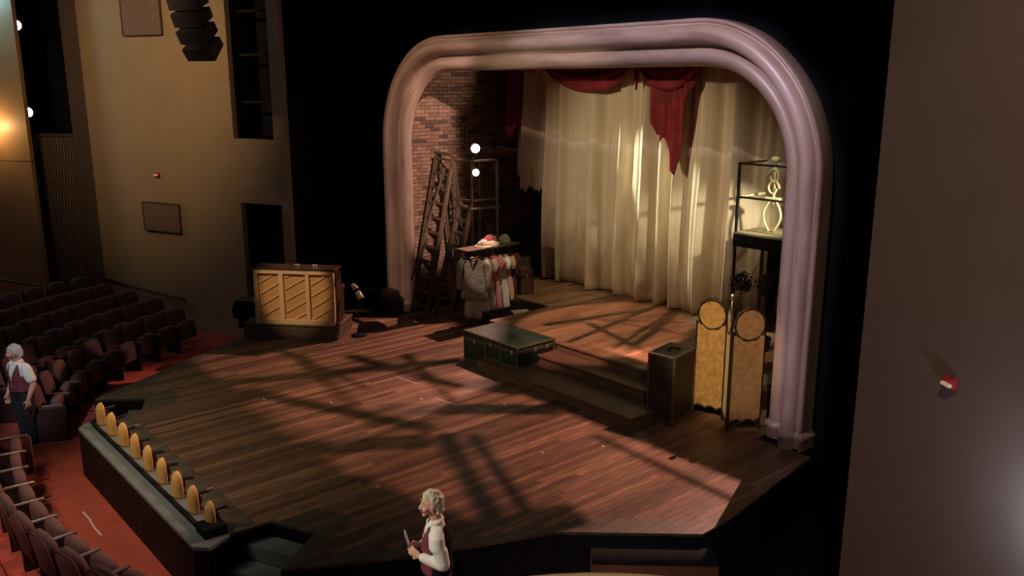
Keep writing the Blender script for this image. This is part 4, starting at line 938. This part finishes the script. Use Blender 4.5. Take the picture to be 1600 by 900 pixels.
# ================================================================== SEATS
def make_seat():
    t = thing('theatre_seat', 'x', 'seat', (0, 0, -5))
    t['base'] = (0, 0, 0)
    g = G(); rows = []                                       # padded backrest with rounded top, facing +y, seat centre at x=0
    def pad(w, h, d, y0, z0, tilt, rnd):
        rings = []; n = 24
        prof = []
        for i in range(n + 1):
            a = PI * i / n; prof.append((w * math.copysign(abs(math.cos(a)) ** rnd, math.cos(a)), math.sin(a) ** rnd))
        zb = z0; out = [(w, zb)] + [(x_, zb + h * 0.62 + h * 0.38 * s_) for x_, s_ in prof] + [(-w, zb)]
        g = G()
        for (sc, yy) in ((0.90, y0 - d / 2), (1.0, y0 - d / 2 + .02), (1.0, y0 + d / 2 - .03), (0.88, y0 + d / 2)):
            rings.append([(x_ * sc, yy - (z_ - zb) * tilt, zb + h / 2 + (z_ - zb - h / 2) * sc) for x_, z_ in out])
        g.loft(rings); return g
    pad(0.245, 0.60, 0.10, -0.28, 0.30, 0.16, 0.62).build('backrest', M_seat, t, world=False)
    pad(0.255, 0.56, 0.035, -0.355, 0.32, 0.16, 0.62).build('back_panel', M_seatback, t, world=False)
    pad(0.222, 0.40, 0.13, -0.02, 0.27, 0.05, 0.55).build('seat_cushion', M_seat, t, world=False)
    g = G(); g.bbox(0.272, 0.322, -0.26, 0.10, 0.585, 0.615, 0.008); g.build('armrest', M_arm, t, world=False)
    g = G(); g.bbox(0.279, 0.315, -0.34, 0.06, 0.0, 0.585, 0.008); g.build('side_panel', M_seatdark, t, world=False)
    return t
proto = make_seat(); used = [False]
ENDP = G(); ENDP.bbox(-0.335, -0.29, -0.42, 0.16, 0.0, 0.60, 0.02); ENDM = ENDP.mesh('end_panel', M_seatback)
ENDR = G(); ENDR.bbox(0.325, 0.37, -0.42, 0.16, 0.0, 0.60, 0.02); ENDRM = ENDR.mesh('end_panel', mat('end_panel_maroon', (0.05, 0.02, 0.02), .7, 0, 9, .2, spec=.2))
ARMP = G(); ARMP.bbox(-0.335, -0.28, -0.36, 0.12, 0.60, 0.63, 0.01); ARMM = ARMP.mesh('armrest', M_arm)
def place_seat(x, y, z, face, label, group, end=False):
    rz_ = math.atan2(-face[0], face[1])
    if not used[0]:
        used[0] = True; s = proto; s.location = (x, y, z); s.rotation_euler = (0, 0, rz_); s['label'] = label; s['group'] = group
    else: s = dup(proto, (x, y, z), rz_, label, group)
    return s
def add_end(s):
    for nm, me in ((('end_panel', ENDM), ('armrest', ARMM)) if 'centre' in s['group'] else (('end_panel', ENDRM),)): o = bpy.data.objects.new(nm, me); COL.objects.link(o); o.parent = s
# front block: arcs facing the stage
endseats = []
for r in range(3):
    for k in range(9 - (1 if r == 2 else 0)):
        x = -2.53 + k * 0.595 - r * 0.02; sag = ((x + 0.47) / 2.1) ** 2 * 0.25
        y = -8.61 + sag * (1 if r == 0 else 0.9) - 1.02 * r; f = Vector((-0.10 * (x + .47), 1.0)).normalized()
        s = place_seat(x, y, FLOOR + 0.12 * r, f, 'maroon theatre seat, %s from the aisle in the %s row of the centre block' % (ORD[k], ORD[r]), 'theatre seats of the centre block, %s row' % ORD[r])
        if k == 0: endseats.append(s)
CXL, CYL = -1.5, -1.6
for r in range(7):
    rad = 6.40 + 0.92 * r; a0, a1 = (248.0 if r == 0 else 241.0 - 0.5 * r), 196.0
    n = int(math.radians(a0 - a1) * rad / 0.60)
    for k in range(min(n, 15)):
        a = math.radians(a0) - (k + .5) * 0.60 / rad
        x, y = CXL + rad * math.cos(a), CYL + rad * math.sin(a)
        # keep clear of the tan wall
        if (Vector((x, y, 0)) - Vector((LW0[0], LW0[1], 0))).dot(Ln) < 0.48: continue
        if x < -11.2: continue
        s = place_seat(x, y, FLOOR + 0.065 * r, (-math.cos(a), -math.sin(a)), 'dark maroon theatre seat, %s from the aisle in the %s row of the left block' % (ORD[k], ORD[r]), 'theatre seats of the left block, %s row' % ORD[r])
        if k == 0: endseats.append(s)
for s in endseats: add_end(s)
# raked carpet tiers below the rows
g = G()
for r in range(1, 7):
    r0, r1 = 6.40 + 0.92 * r - 0.42, 6.40 + 0.92 * r + 0.5; z0 = FLOOR + 0.065 * r; arcp = []
    A = [math.radians(255 - (255 - 208) * i / 24) for i in range(25)]
    poly = [(CXL + r0 * math.cos(a), CYL + r0 * math.sin(a)) for a in A] + [(CXL + r1 * math.cos(a), CYL + r1 * math.sin(a)) for a in A[::-1]]
    for i in range(24): g.prism([poly[i], poly[49 - i], poly[48 - i], poly[i + 1]], FLOOR - .01, z0 - 0.0015)
struct(g, 'floor_left_rake', M_carpet)
g = G()
for r in (1, 2):
    y0 = -8.61 - 1.02 * r + 0.40; z0 = FLOOR + 0.12 * r; g.box(-3.0, 3.6, y0 - 1.02 * (1 if r == 1 else 3), y0 + .08, FLOOR - .01, z0 - .0015)
struct(g, 'floor_centre_rake', M_carpet)

# ================================================================== NEAR BALCONY RAIL
def az(deg): q = math.radians(deg); return fh * math.cos(q) + RT * math.sin(q)
ctr = Vector((CAM.x, CAM.y, 0)) + az(12.4) * 0.75; rows = [[], [], [], [], [], []]
BR = 0.75; ZT = 5.0 - 1.465 * math.tan(math.radians(31.45))
for i in range(41):
    d = az(12.4 - 95 + 190 * i / 40)
    for k, (rr, zz) in enumerate(((BR - 0.0, ZT - 1.0), (BR, ZT - .03), (BR - .015, ZT - .005), (BR - .03, ZT), (BR - .16, ZT), (BR - .18, ZT - 1.0))): p = ctr + d * rr; rows[k].append((p.x, p.y, zz))
g = G(); g.grid(rows[1:5], 0, True); bw = G(); bw.grid(rows[0:2]); bw.grid(rows[4:6])
wb = struct(bw, 'wall_balcony', M_darkbrown); g.build('rail_cap', M_railcap, wb)

# ================================================================== PEOPLE
def ringsec(c, t, rx, ry, ux, n=16):
    t = Vector(t).normalized(); ux = Vector(ux); ux = (ux - t * ux.dot(t)).normalized(); uy = t.cross(ux)
    return [Vector(c) + ux * rx * math.cos(2 * PI * k / n) + uy * ry * math.sin(2 * PI * k / n) for k in range(n)]
def limb(g, pts, rad, ux=(1, 0, 0), n=14, flat=1.0):
    pts = [Vector(p) for p in pts]; rings = []
    for i, p in enumerate(pts):
        t = pts[min(i + 1, len(pts) - 1)] - pts[max(i - 1, 0)]
        r = rad[i]; rx, ry = (r, r * flat) if not isinstance(r, tuple) else r
        rings.append(ringsec(p, t, rx, ry, ux, n))
    # rounded ends
    t0 = (pts[0] - pts[1]).normalized(); t1 = (pts[-1] - pts[-2]).normalized()
    def cap(ring, c, t, r): return [[c + (q - c) * s_ + t * r * h for q in ring] for s_, h in ((0.8, 0.55), (0.35, 0.9))]
    r0 = rad[0] if not isinstance(rad[0], tuple) else min(rad[0]); r1 = rad[-1] if not isinstance(rad[-1], tuple) else min(rad[-1])
    rings = cap(rings[0], pts[0], t0, r0)[::-1] + rings + cap(rings[-1], pts[-1], t1, r1)
    g.loft(rings)
def fuse(g, name, m, parent, vox=0.008, smooth=4, **tags):
    me = g.mesh(name + '_raw', m); ob = bpy.data.objects.new(name, me); COL.objects.link(ob)
    md = ob.modifiers.new('r', 'REMESH'); md.mode = 'VOXEL'; md.voxel_size = vox; md.use_smooth_shade = True
    ms = ob.modifiers.new('s', 'SMOOTH'); ms.iterations = smooth; ms.factor = 0.5
    dg = bpy.context.evaluated_depsgraph_get(); new = bpy.data.meshes.new_from_object(ob.evaluated_get(dg)); new.name = name
    ob.modifiers.clear(); ob.data = new
    if not new.materials: new.materials.append(m)
    for p in new.polygons: p.use_smooth = True
    ob.parent = parent
    for k, v in tags.items(): ob[k] = v
    return ob
def head_geo(g, c, tilt=0.0, turn=0.0):
    """head centred at c, facing -y"""
    M = Matrix.Rotation(turn, 4, 'Z') @ Matrix.Rotation(tilt, 4, 'X'); c = Vector(c); n, m = 28, 22; rings = []
    def P(v): return c + (M @ Vector(v))
    for i in range(m):
        t = 0.05 + (PI - 0.1) * i / (m - 1); zz = -math.cos(t); rr = math.sin(t); ring = []
        for k in range(n):
            a = 2 * PI * k / n; x_, y_ = math.cos(a), math.sin(a)
            X, Y, Z = 0.072 * rr * x_, 0.092 * rr * y_, 0.112 * zz
            if zz < 0 and y_ < 0: X *= 1 + 0.28 * zz * 1.0; Y *= 1 - 0.10 * zz * zz          # jaw narrows
            if zz < -0.2 and y_ > 0: Y *= 1 + 0.55 * (zz + 0.2)                              # nape
            ring.append(P((X, Y, Z)))
        rings.append(ring)
    g.loft(rings)
    limb(g, [P((0, -0.086, 0.012)), P((0, -0.101, -0.018)), P((0, -0.108, -0.034))], [0.009, 0.013, 0.015], n=10)      # nose
    for s_ in (-1, 1): g.ball(P((s_ * 0.013, -0.096, -0.036)), 0.009)
    limb(g, [P((-0.045, -0.071, 0.034)), P((0, -0.083, 0.036)), P((0.045, -0.071, 0.034))], [0.010, 0.011, 0.010], n=8)   # brow
    g.ball(P((0, -0.074, -0.096)), 0.024, 0.021, 0.019)                                                                 # chin
    limb(g, [P((-0.02, -0.088, -0.063)), P((0, -0.094, -0.061)), P((0.02, -0.088, -0.063))], [0.006, 0.009, 0.006], n=8)
    for s_ in (-1, 1):
        g.ball(P((s_ * 0.046, -0.062, -0.030)), 0.028, 0.024, 0.026)                                                    # cheek
        g.ball(P((s_ * 0.075, 0.008, -0.012)), 0.010, 0.020, 0.032)                                                     # ear
    return P
def hand_geo(g, wrist, dirv, palm_n, s_, curl=0.9, scale=1.0):
    """palm with four fingers and a thumb; dirv along the hand, palm_n out of the palm, s_ thumb side sign"""
    d = Vector(dirv).normalized(); nrm = Vector(palm_n); nrm = (nrm - d * nrm.dot(d)).normalized(); side = d.cross(nrm) * s_; w0 = Vector(wrist); k = scale
    limb(g, [w0, w0 + d * .03 * k, w0 + d * 0.085 * k], [(0.026 * k, 0.018 * k), (0.036 * k, 0.017 * k), (0.041 * k, 0.014 * k)], ux=side, n=12)
    for i, (off, L) in enumerate(((0.031, 0.072), (0.010, 0.080), (-0.011, 0.075), (-0.031, 0.058))):
        p = w0 + d * 0.080 * k + side * off * k; pts = [p]; dirn = d.copy(); ang = 0
        for seg in (0.42, 0.33, 0.25):
            ang += curl * (0.55 if seg > .4 else 0.75); dd = d * math.cos(ang) + nrm * math.sin(ang); p = p + dd * L * seg * k; pts.append(p)
        limb(g, pts, [0.0100 * k, 0.0095 * k, 0.0088 * k, 0.0075 * k], ux=side, n=8)
    p = w0 + d * 0.022 * k + side * 0.024 * k; q = p + (d * .5 + side * .75 + nrm * .35).normalized() * 0.036 * k; r = q + (d * .8 + side * .1 + nrm * .5).normalized() * 0.030 * k
    limb(g, [p, q, r], [0.0135 * k, 0.0115 * k, 0.009 * k], ux=nrm, n=8)
def hair_geo(g, P, short=True, seed=0):
    rr = random.Random(seed); n, m = 30, 16; rings = []
    for i in range(m):
        t = PI - 0.04 - (PI * 0.64) * i / (m - 1); zz = -math.cos(t); r_ = math.sin(t); ring = []
        for k in range(n):
            a = 2 * PI * k / n; x_, y_ = math.cos(a), math.sin(a); lump = 1 + 0.09 * mnoise.noise(Vector((x_ * 3 + seed, y_ * 3, zz * 3.0)))
            q = min(1, max(0, (0.30 - y_) / 0.60)); thr = -0.46 + 0.98 * q * q * (3 - 2 * q); z2 = max(zz, thr)
            ring.append(P((0.084 * r_ * x_ * lump, (0.103 * r_ * y_) * lump + 0.008, 0.122 * z2 * lump + 0.008)))
        rings.append(ring)
    g.loft(rings)
    for i in range(60):
        a = rr.uniform(0, 2 * PI); t = rr.uniform(0.05, 1.25); x_, y_, z_ = math.cos(a) * math.sin(t), math.sin(a) * math.sin(t), math.cos(t)
        if y_ < 0.0 and z_ < 0.62: continue
        if y_ < 0.25 and z_ < 0.2: continue
        g.ball(P((0.080 * x_, 0.098 * y_ + .008, 0.118 * z_ + .008)), rr.uniform(.012, .019), None, None, 8, 6)
    for i in range(40):
        a = rr.uniform(0.17 * PI, 0.83 * PI); g.ball(P((0.074 * math.cos(a), 0.088 * math.sin(a) + .004, rr.uniform(-0.075, 0.03))), rr.uniform(.012, .022), None, None, 8, 6)
def eyes(P, parent):
    for s_ in (-1, 1):
        g = G(); g.ball(P((s_ * 0.030, -0.0775, 0.008)), 0.0105, .008, .0085, 10, 7); g.ball(P((s_ * 0.030, -0.0845, 0.008)), 0.005, .003, .005, 8, 6, mi=1)
        g.build('eye', [M_shirt, M_black], parent, world=False)
        g = G(); g.tube([P((s_ * 0.014, -0.092, 0.032)), P((s_ * 0.030, -0.089, 0.038)), P((s_ * 0.046, -0.079, 0.032))], 0.0035, 6); g.build('eyebrow', M_hair_grey, parent, world=False)
    g = G(); g.tube([P((-0.021, -0.093, -0.063)), P((0, -0.102, -0.061)), P((0.021, -0.093, -0.063))], [0.0035, 0.0065, 0.0035], 6); g.build('lips', M_lip, parent, world=False)
def person(loc, rz_, label, H, hair_m, vest_m, sleeve, armL, armR, head_tilt, head_turn, vest_front=None):
    """armL / armR: shoulder offset handled here; (elbow, wrist, palm dir, palm normal, curl) in local coordinates, facing -y, her left = +x"""
    t = thing('person', label, 'person', loc, rz_); t['base'] = (0, 0, 0); k = H / 1.62
    S = lambda *v: Vector(v) * k
    body = G(); hips, chest, neckz = S(0, 0.01, 0.88), S(0, 0.0, 1.18), 1.345
    limb(body, [S(0, 0.01, .80), S(0, 0.012, .90), S(0, 0, 1.02), S(0, -.005, 1.16), S(0, 0.005, 1.27), S(0, 0.012, 1.33)],
         [(0.155 * k, 0.105 * k), (0.17 * k, 0.118 * k), (0.14 * k, 0.102 * k), (0.152 * k, 0.112 * k), (0.150 * k, 0.092 * k), (0.08 * k, 0.06 * k)], n=20)
    limb(body, [S(0, 0.015, 1.30), S(0, 0.0, 1.38), S(0, -0.012, 1.44)], [0.055 * k, 0.050 * k, 0.05 * k])
    for s_ in (-1, 1):
        limb(body, [S(s_ * .085, 0.01, .86), S(s_ * .09, 0.0, .66), S(s_ * .085, -.005, .46), S(s_ * .085, 0.015, .30), S(s_ * .085, 0.02, .08)], [0.088 * k, 0.075 * k, 0.054 * k, 0.052 * k, 0.034 * k])
    P = head_geo(body, S(0, -0.03, 1.508), head_tilt, head_turn)
    sh = {}
    for s_, A in ((1, armL), (-1, armR)):
        shp = S(s_ * 0.165, 0.01, 1.295); el, wr = S(*A[0]), S(*A[1]); sh[s_] = (shp, el, wr)
        limb(body, [S(s_ * .08, .01, 1.275), S(s_ * .135, .01, 1.285), S(s_ * .168, .01, 1.255), S(s_ * .182, .01, 1.20).lerp(el, .08), shp.lerp(el, .55), el], [0.045 * k, 0.05 * k, 0.05 * k, 0.047 * k, 0.042 * k, 0.037 * k]); limb(body, [el, el.lerp(wr, .35), wr], [0.037 * k, 0.036 * k, 0.025 * k])
        hand_geo(body, wr, A[2], A[3], A[5], A[4], k * 0.98)
    b = fuse(body, 'body', M_skin, t, 0.0055, 2)
    g = G(); hair_geo(g, P, True, int(H * 1000)); fuse(g, 'hair', hair_m, b, 0.006, 5)
    eyes(P, b)
    # trousers
    g = G(); limb(g, [S(0, 0.01, .82), S(0, 0.012, .90), S(0, 0.004, .985)], [(0.165 * k, 0.12 * k), (0.178 * k, 0.126 * k), (0.155 * k, 0.114 * k)], n=20)
    for s_ in (-1, 1): limb(g, [S(s_ * .085, 0.01, .86), S(s_ * .092, 0.0, .66), S(s_ * .09, 0, .46), S(s_ * .09, 0.015, .28), S(s_ * .09, 0.02, .07)], [0.102 * k, 0.092 * k, 0.075 * k, 0.072 * k, 0.068 * k])
    fuse(g, 'trousers', M_trouser, t, 0.009, 3)
    for s_ in (-1, 1): g = G(); limb(g, [S(s_ * .09, 0.05, .04), S(s_ * .09, -0.05, .04), S(s_ * .095, -0.16, .032)], [(0.036 * k, 0.036 * k), (0.042 * k, 0.036 * k), (0.036 * k, 0.024 * k)]); fuse(g, 'shoe', M_black, t, 0.008, 2)
    # shirt with sleeves
    g = G(); limb(g, [S(0, 0.01, .93), S(0, 0.004, 1.02), S(0, -.005, 1.16), S(0, 0.004, 1.27), S(0, 0.012, 1.335)], [(0.165 * k, 0.118 * k), (0.150 * k, 0.110 * k), (0.160 * k, 0.120 * k), (0.160 * k, 0.102 * k), (0.075 * k, 0.065 * k)], n=20)
    for s_ in (-1, 1):
        shp, el, wr = sh[s_]
        if sleeve > 1: # long sleeves
            limb(g, [S(s_ * .08, .01, 1.278), S(s_ * .135, .01, 1.288), S(s_ * .172, .01, 1.255), S(s_ * .188, .01, 1.20).lerp(el, .08), shp.lerp(el, .55), el], [0.058 * k, 0.063 * k, 0.066 * k, 0.066 * k, 0.066 * k, 0.061 * k]); limb(g, [el, el.lerp(wr, .5), el.lerp(wr, .86)], [0.060 * k, 0.053 * k, 0.043 * k])
        else: limb(g, [S(s_ * .08, .01, 1.278), S(s_ * .135, .01, 1.288), S(s_ * .172, .01, 1.255), S(s_ * .188, .01, 1.20).lerp(el, .08), shp.lerp(el, .72)], [0.058 * k, 0.063 * k, 0.068 * k, 0.072 * k, 0.07 * k])
    shirt = fuse(g, 'shirt', M_shirt, t, 0.008, 3)
    g = G()
    for s_ in (-1, 1): g.add([S(s_ * .012, -.085, 1.275), S(s_ * .075, -.078, 1.315), S(s_ * .070, .04, 1.372), S(s_ * .052, -.03, 1.372), S(s_ * .020, -.07, 1.34)], [(0, 1, 2, 3, 4)])
    c_ = g.build('collar', M_shirt, shirt, world=False); md = c_.modifiers.new('t', 'SOLIDIFY'); md.thickness = .008
    # vest: a shell over the torso, open in a V at the front
    g = G(); n = 40; rings = []
    prof = [(0.895, .182, .136), (0.95, .176, .130), (1.02, .162, .121), (1.09, .166, .126), (1.16, .172, .132), (1.23, .166, .122), (1.285, .135, .100), (1.325, .098, .082)]
    for (z_, rx, ry) in prof: rings.append([S(rx * math.cos(2 * PI * i / n), 0.004 + ry * math.sin(2 * PI * i / n), z_) for i in range(n)])
    vs_ = [p for r in rings for p in r]; fs = []; mi = []
    for i in range(len(prof) - 1):
        for q in range(n):
            a = 2 * PI * (q + .5) / n; fr = -math.sin(a); xx = abs(math.cos(a)); zm = (prof[i][0] + prof[i + 1][0]) / 2
            if fr > 0.3 and zm > 1.10 and xx < (zm - 1.07) * 2.3 + 0.04: continue           # neckline V
            if xx > 0.84 and 1.14 < zm < 1.31: continue                                      # armholes
            fs.append((i * n + q, i * n + (q + 1) % n, (i + 1) * n + (q + 1) % n, (i + 1) * n + q)); mi.append(1 if (vest_front and fr > 0.28) else 0)
    for f_, mm in zip(fs, mi): pass
    g.v = [tuple(p) for p in vs_]; g.f = [list(f_) for f_ in fs]; g.mi = mi; g.smooth = [True] * len(fs)
    vb = g.build('vest', [vest_m, vest_front or vest_m], t, world=False)
    md = vb.modifiers.new('t', 'SOLIDIFY'); md.thickness = 0.012; md.offset = 1; md2 = vb.modifiers.new('s', 'SUBSURF'); md2.levels = 1; md2.render_levels = 1
    g = G()
    for z_ in (0.99, 1.03, 1.075): g.ball(S(0.012, -0.131 if z_ > 1 else -.136, z_), .009 * k, .006 * k, .009 * k, 8, 6)
    g.build('button', M_bright, vb, world=False)
    return t, P, sh, k
def facing(f): return math.atan2(f[0], -f[1])
# guide in front, in profile, both hands before her holding a programme
loc = (5.47, -6.62, -0.06)
gt, P, sh, k = person(loc, facing((-0.60, -0.80)), 'person in black vest and white long sleeves at the front, holding a programme', 1.62, M_hair_gold, M_vest_black, 2,
    ((0.215, 0.06, 1.04), (0.12, -0.14, 1.075), (-0.45, -0.80, 0.35), (-0.8, 0.3, -0.2), 0.75, 1), ((-0.215, 0.05, 1.04), (-0.09, -0.15, 1.07), (0.45, -0.80, 0.35), (0.8, 0.3, -0.2), 0.75, -1), 0.05, 0.0, M_vest_maroon)
Mg = Matrix.Translation(loc) @ Matrix.Rotation(facing((-0.60, -0.80)), 4, 'Z')
g = G(); q = [Mg @ Vector(v) for v in ((-0.04, -0.235, 1.10), (0.04, -0.235, 1.10), (0.04, -0.275, 1.25), (-0.04, -0.275, 1.25))]
nrm = (q[1] - q[0]).cross(q[3] - q[0]).normalized() * .004
g.add([p + nrm for p in q] + [p - nrm for p in q], [(0, 1, 2, 3), (7, 6, 5, 4), (0, 4, 5, 1), (1, 5, 6, 2), (2, 6, 7, 3), (3, 7, 4, 0)])
single(g, 'programme', mat('grey_print', (0.30, 0.30, 0.36), .5, 0, 30, .3), 'folded grey programme held by the person in the black vest', 'programme')
g = G(); g.prism([(loc[0] + 1.3 * a_, loc[1] + 1.0 * b_) for a_, b_ in ((-.45, -1.1), (1.1, -1.1), (1.1, .5), (-.25, .5))], FLOOR, -0.062); struct(g, 'floor_side_aisle', M_black)
# usher among the seats on the left
loc2 = (-4.09, -7.96, FLOOR)
person(loc2, facing((0.30, -0.95)), 'person in maroon vest and white short sleeves standing in the far left aisle', 1.69, M_hair_grey, M_vest_maroon, 1,
    ((0.25, 0.03, 1.02), (0.245, -0.06, 0.80), (0.0, -0.12, -1), (-1, 0, 0), 0.35, -1), ((-0.25, 0.04, 1.02), (-0.22, -0.08, 0.80), (0.1, -0.2, -1), (1, 0, 0), 0.35, 1), 0.12, -0.7)[0].scale = (1.14, 1.12, 1.0)
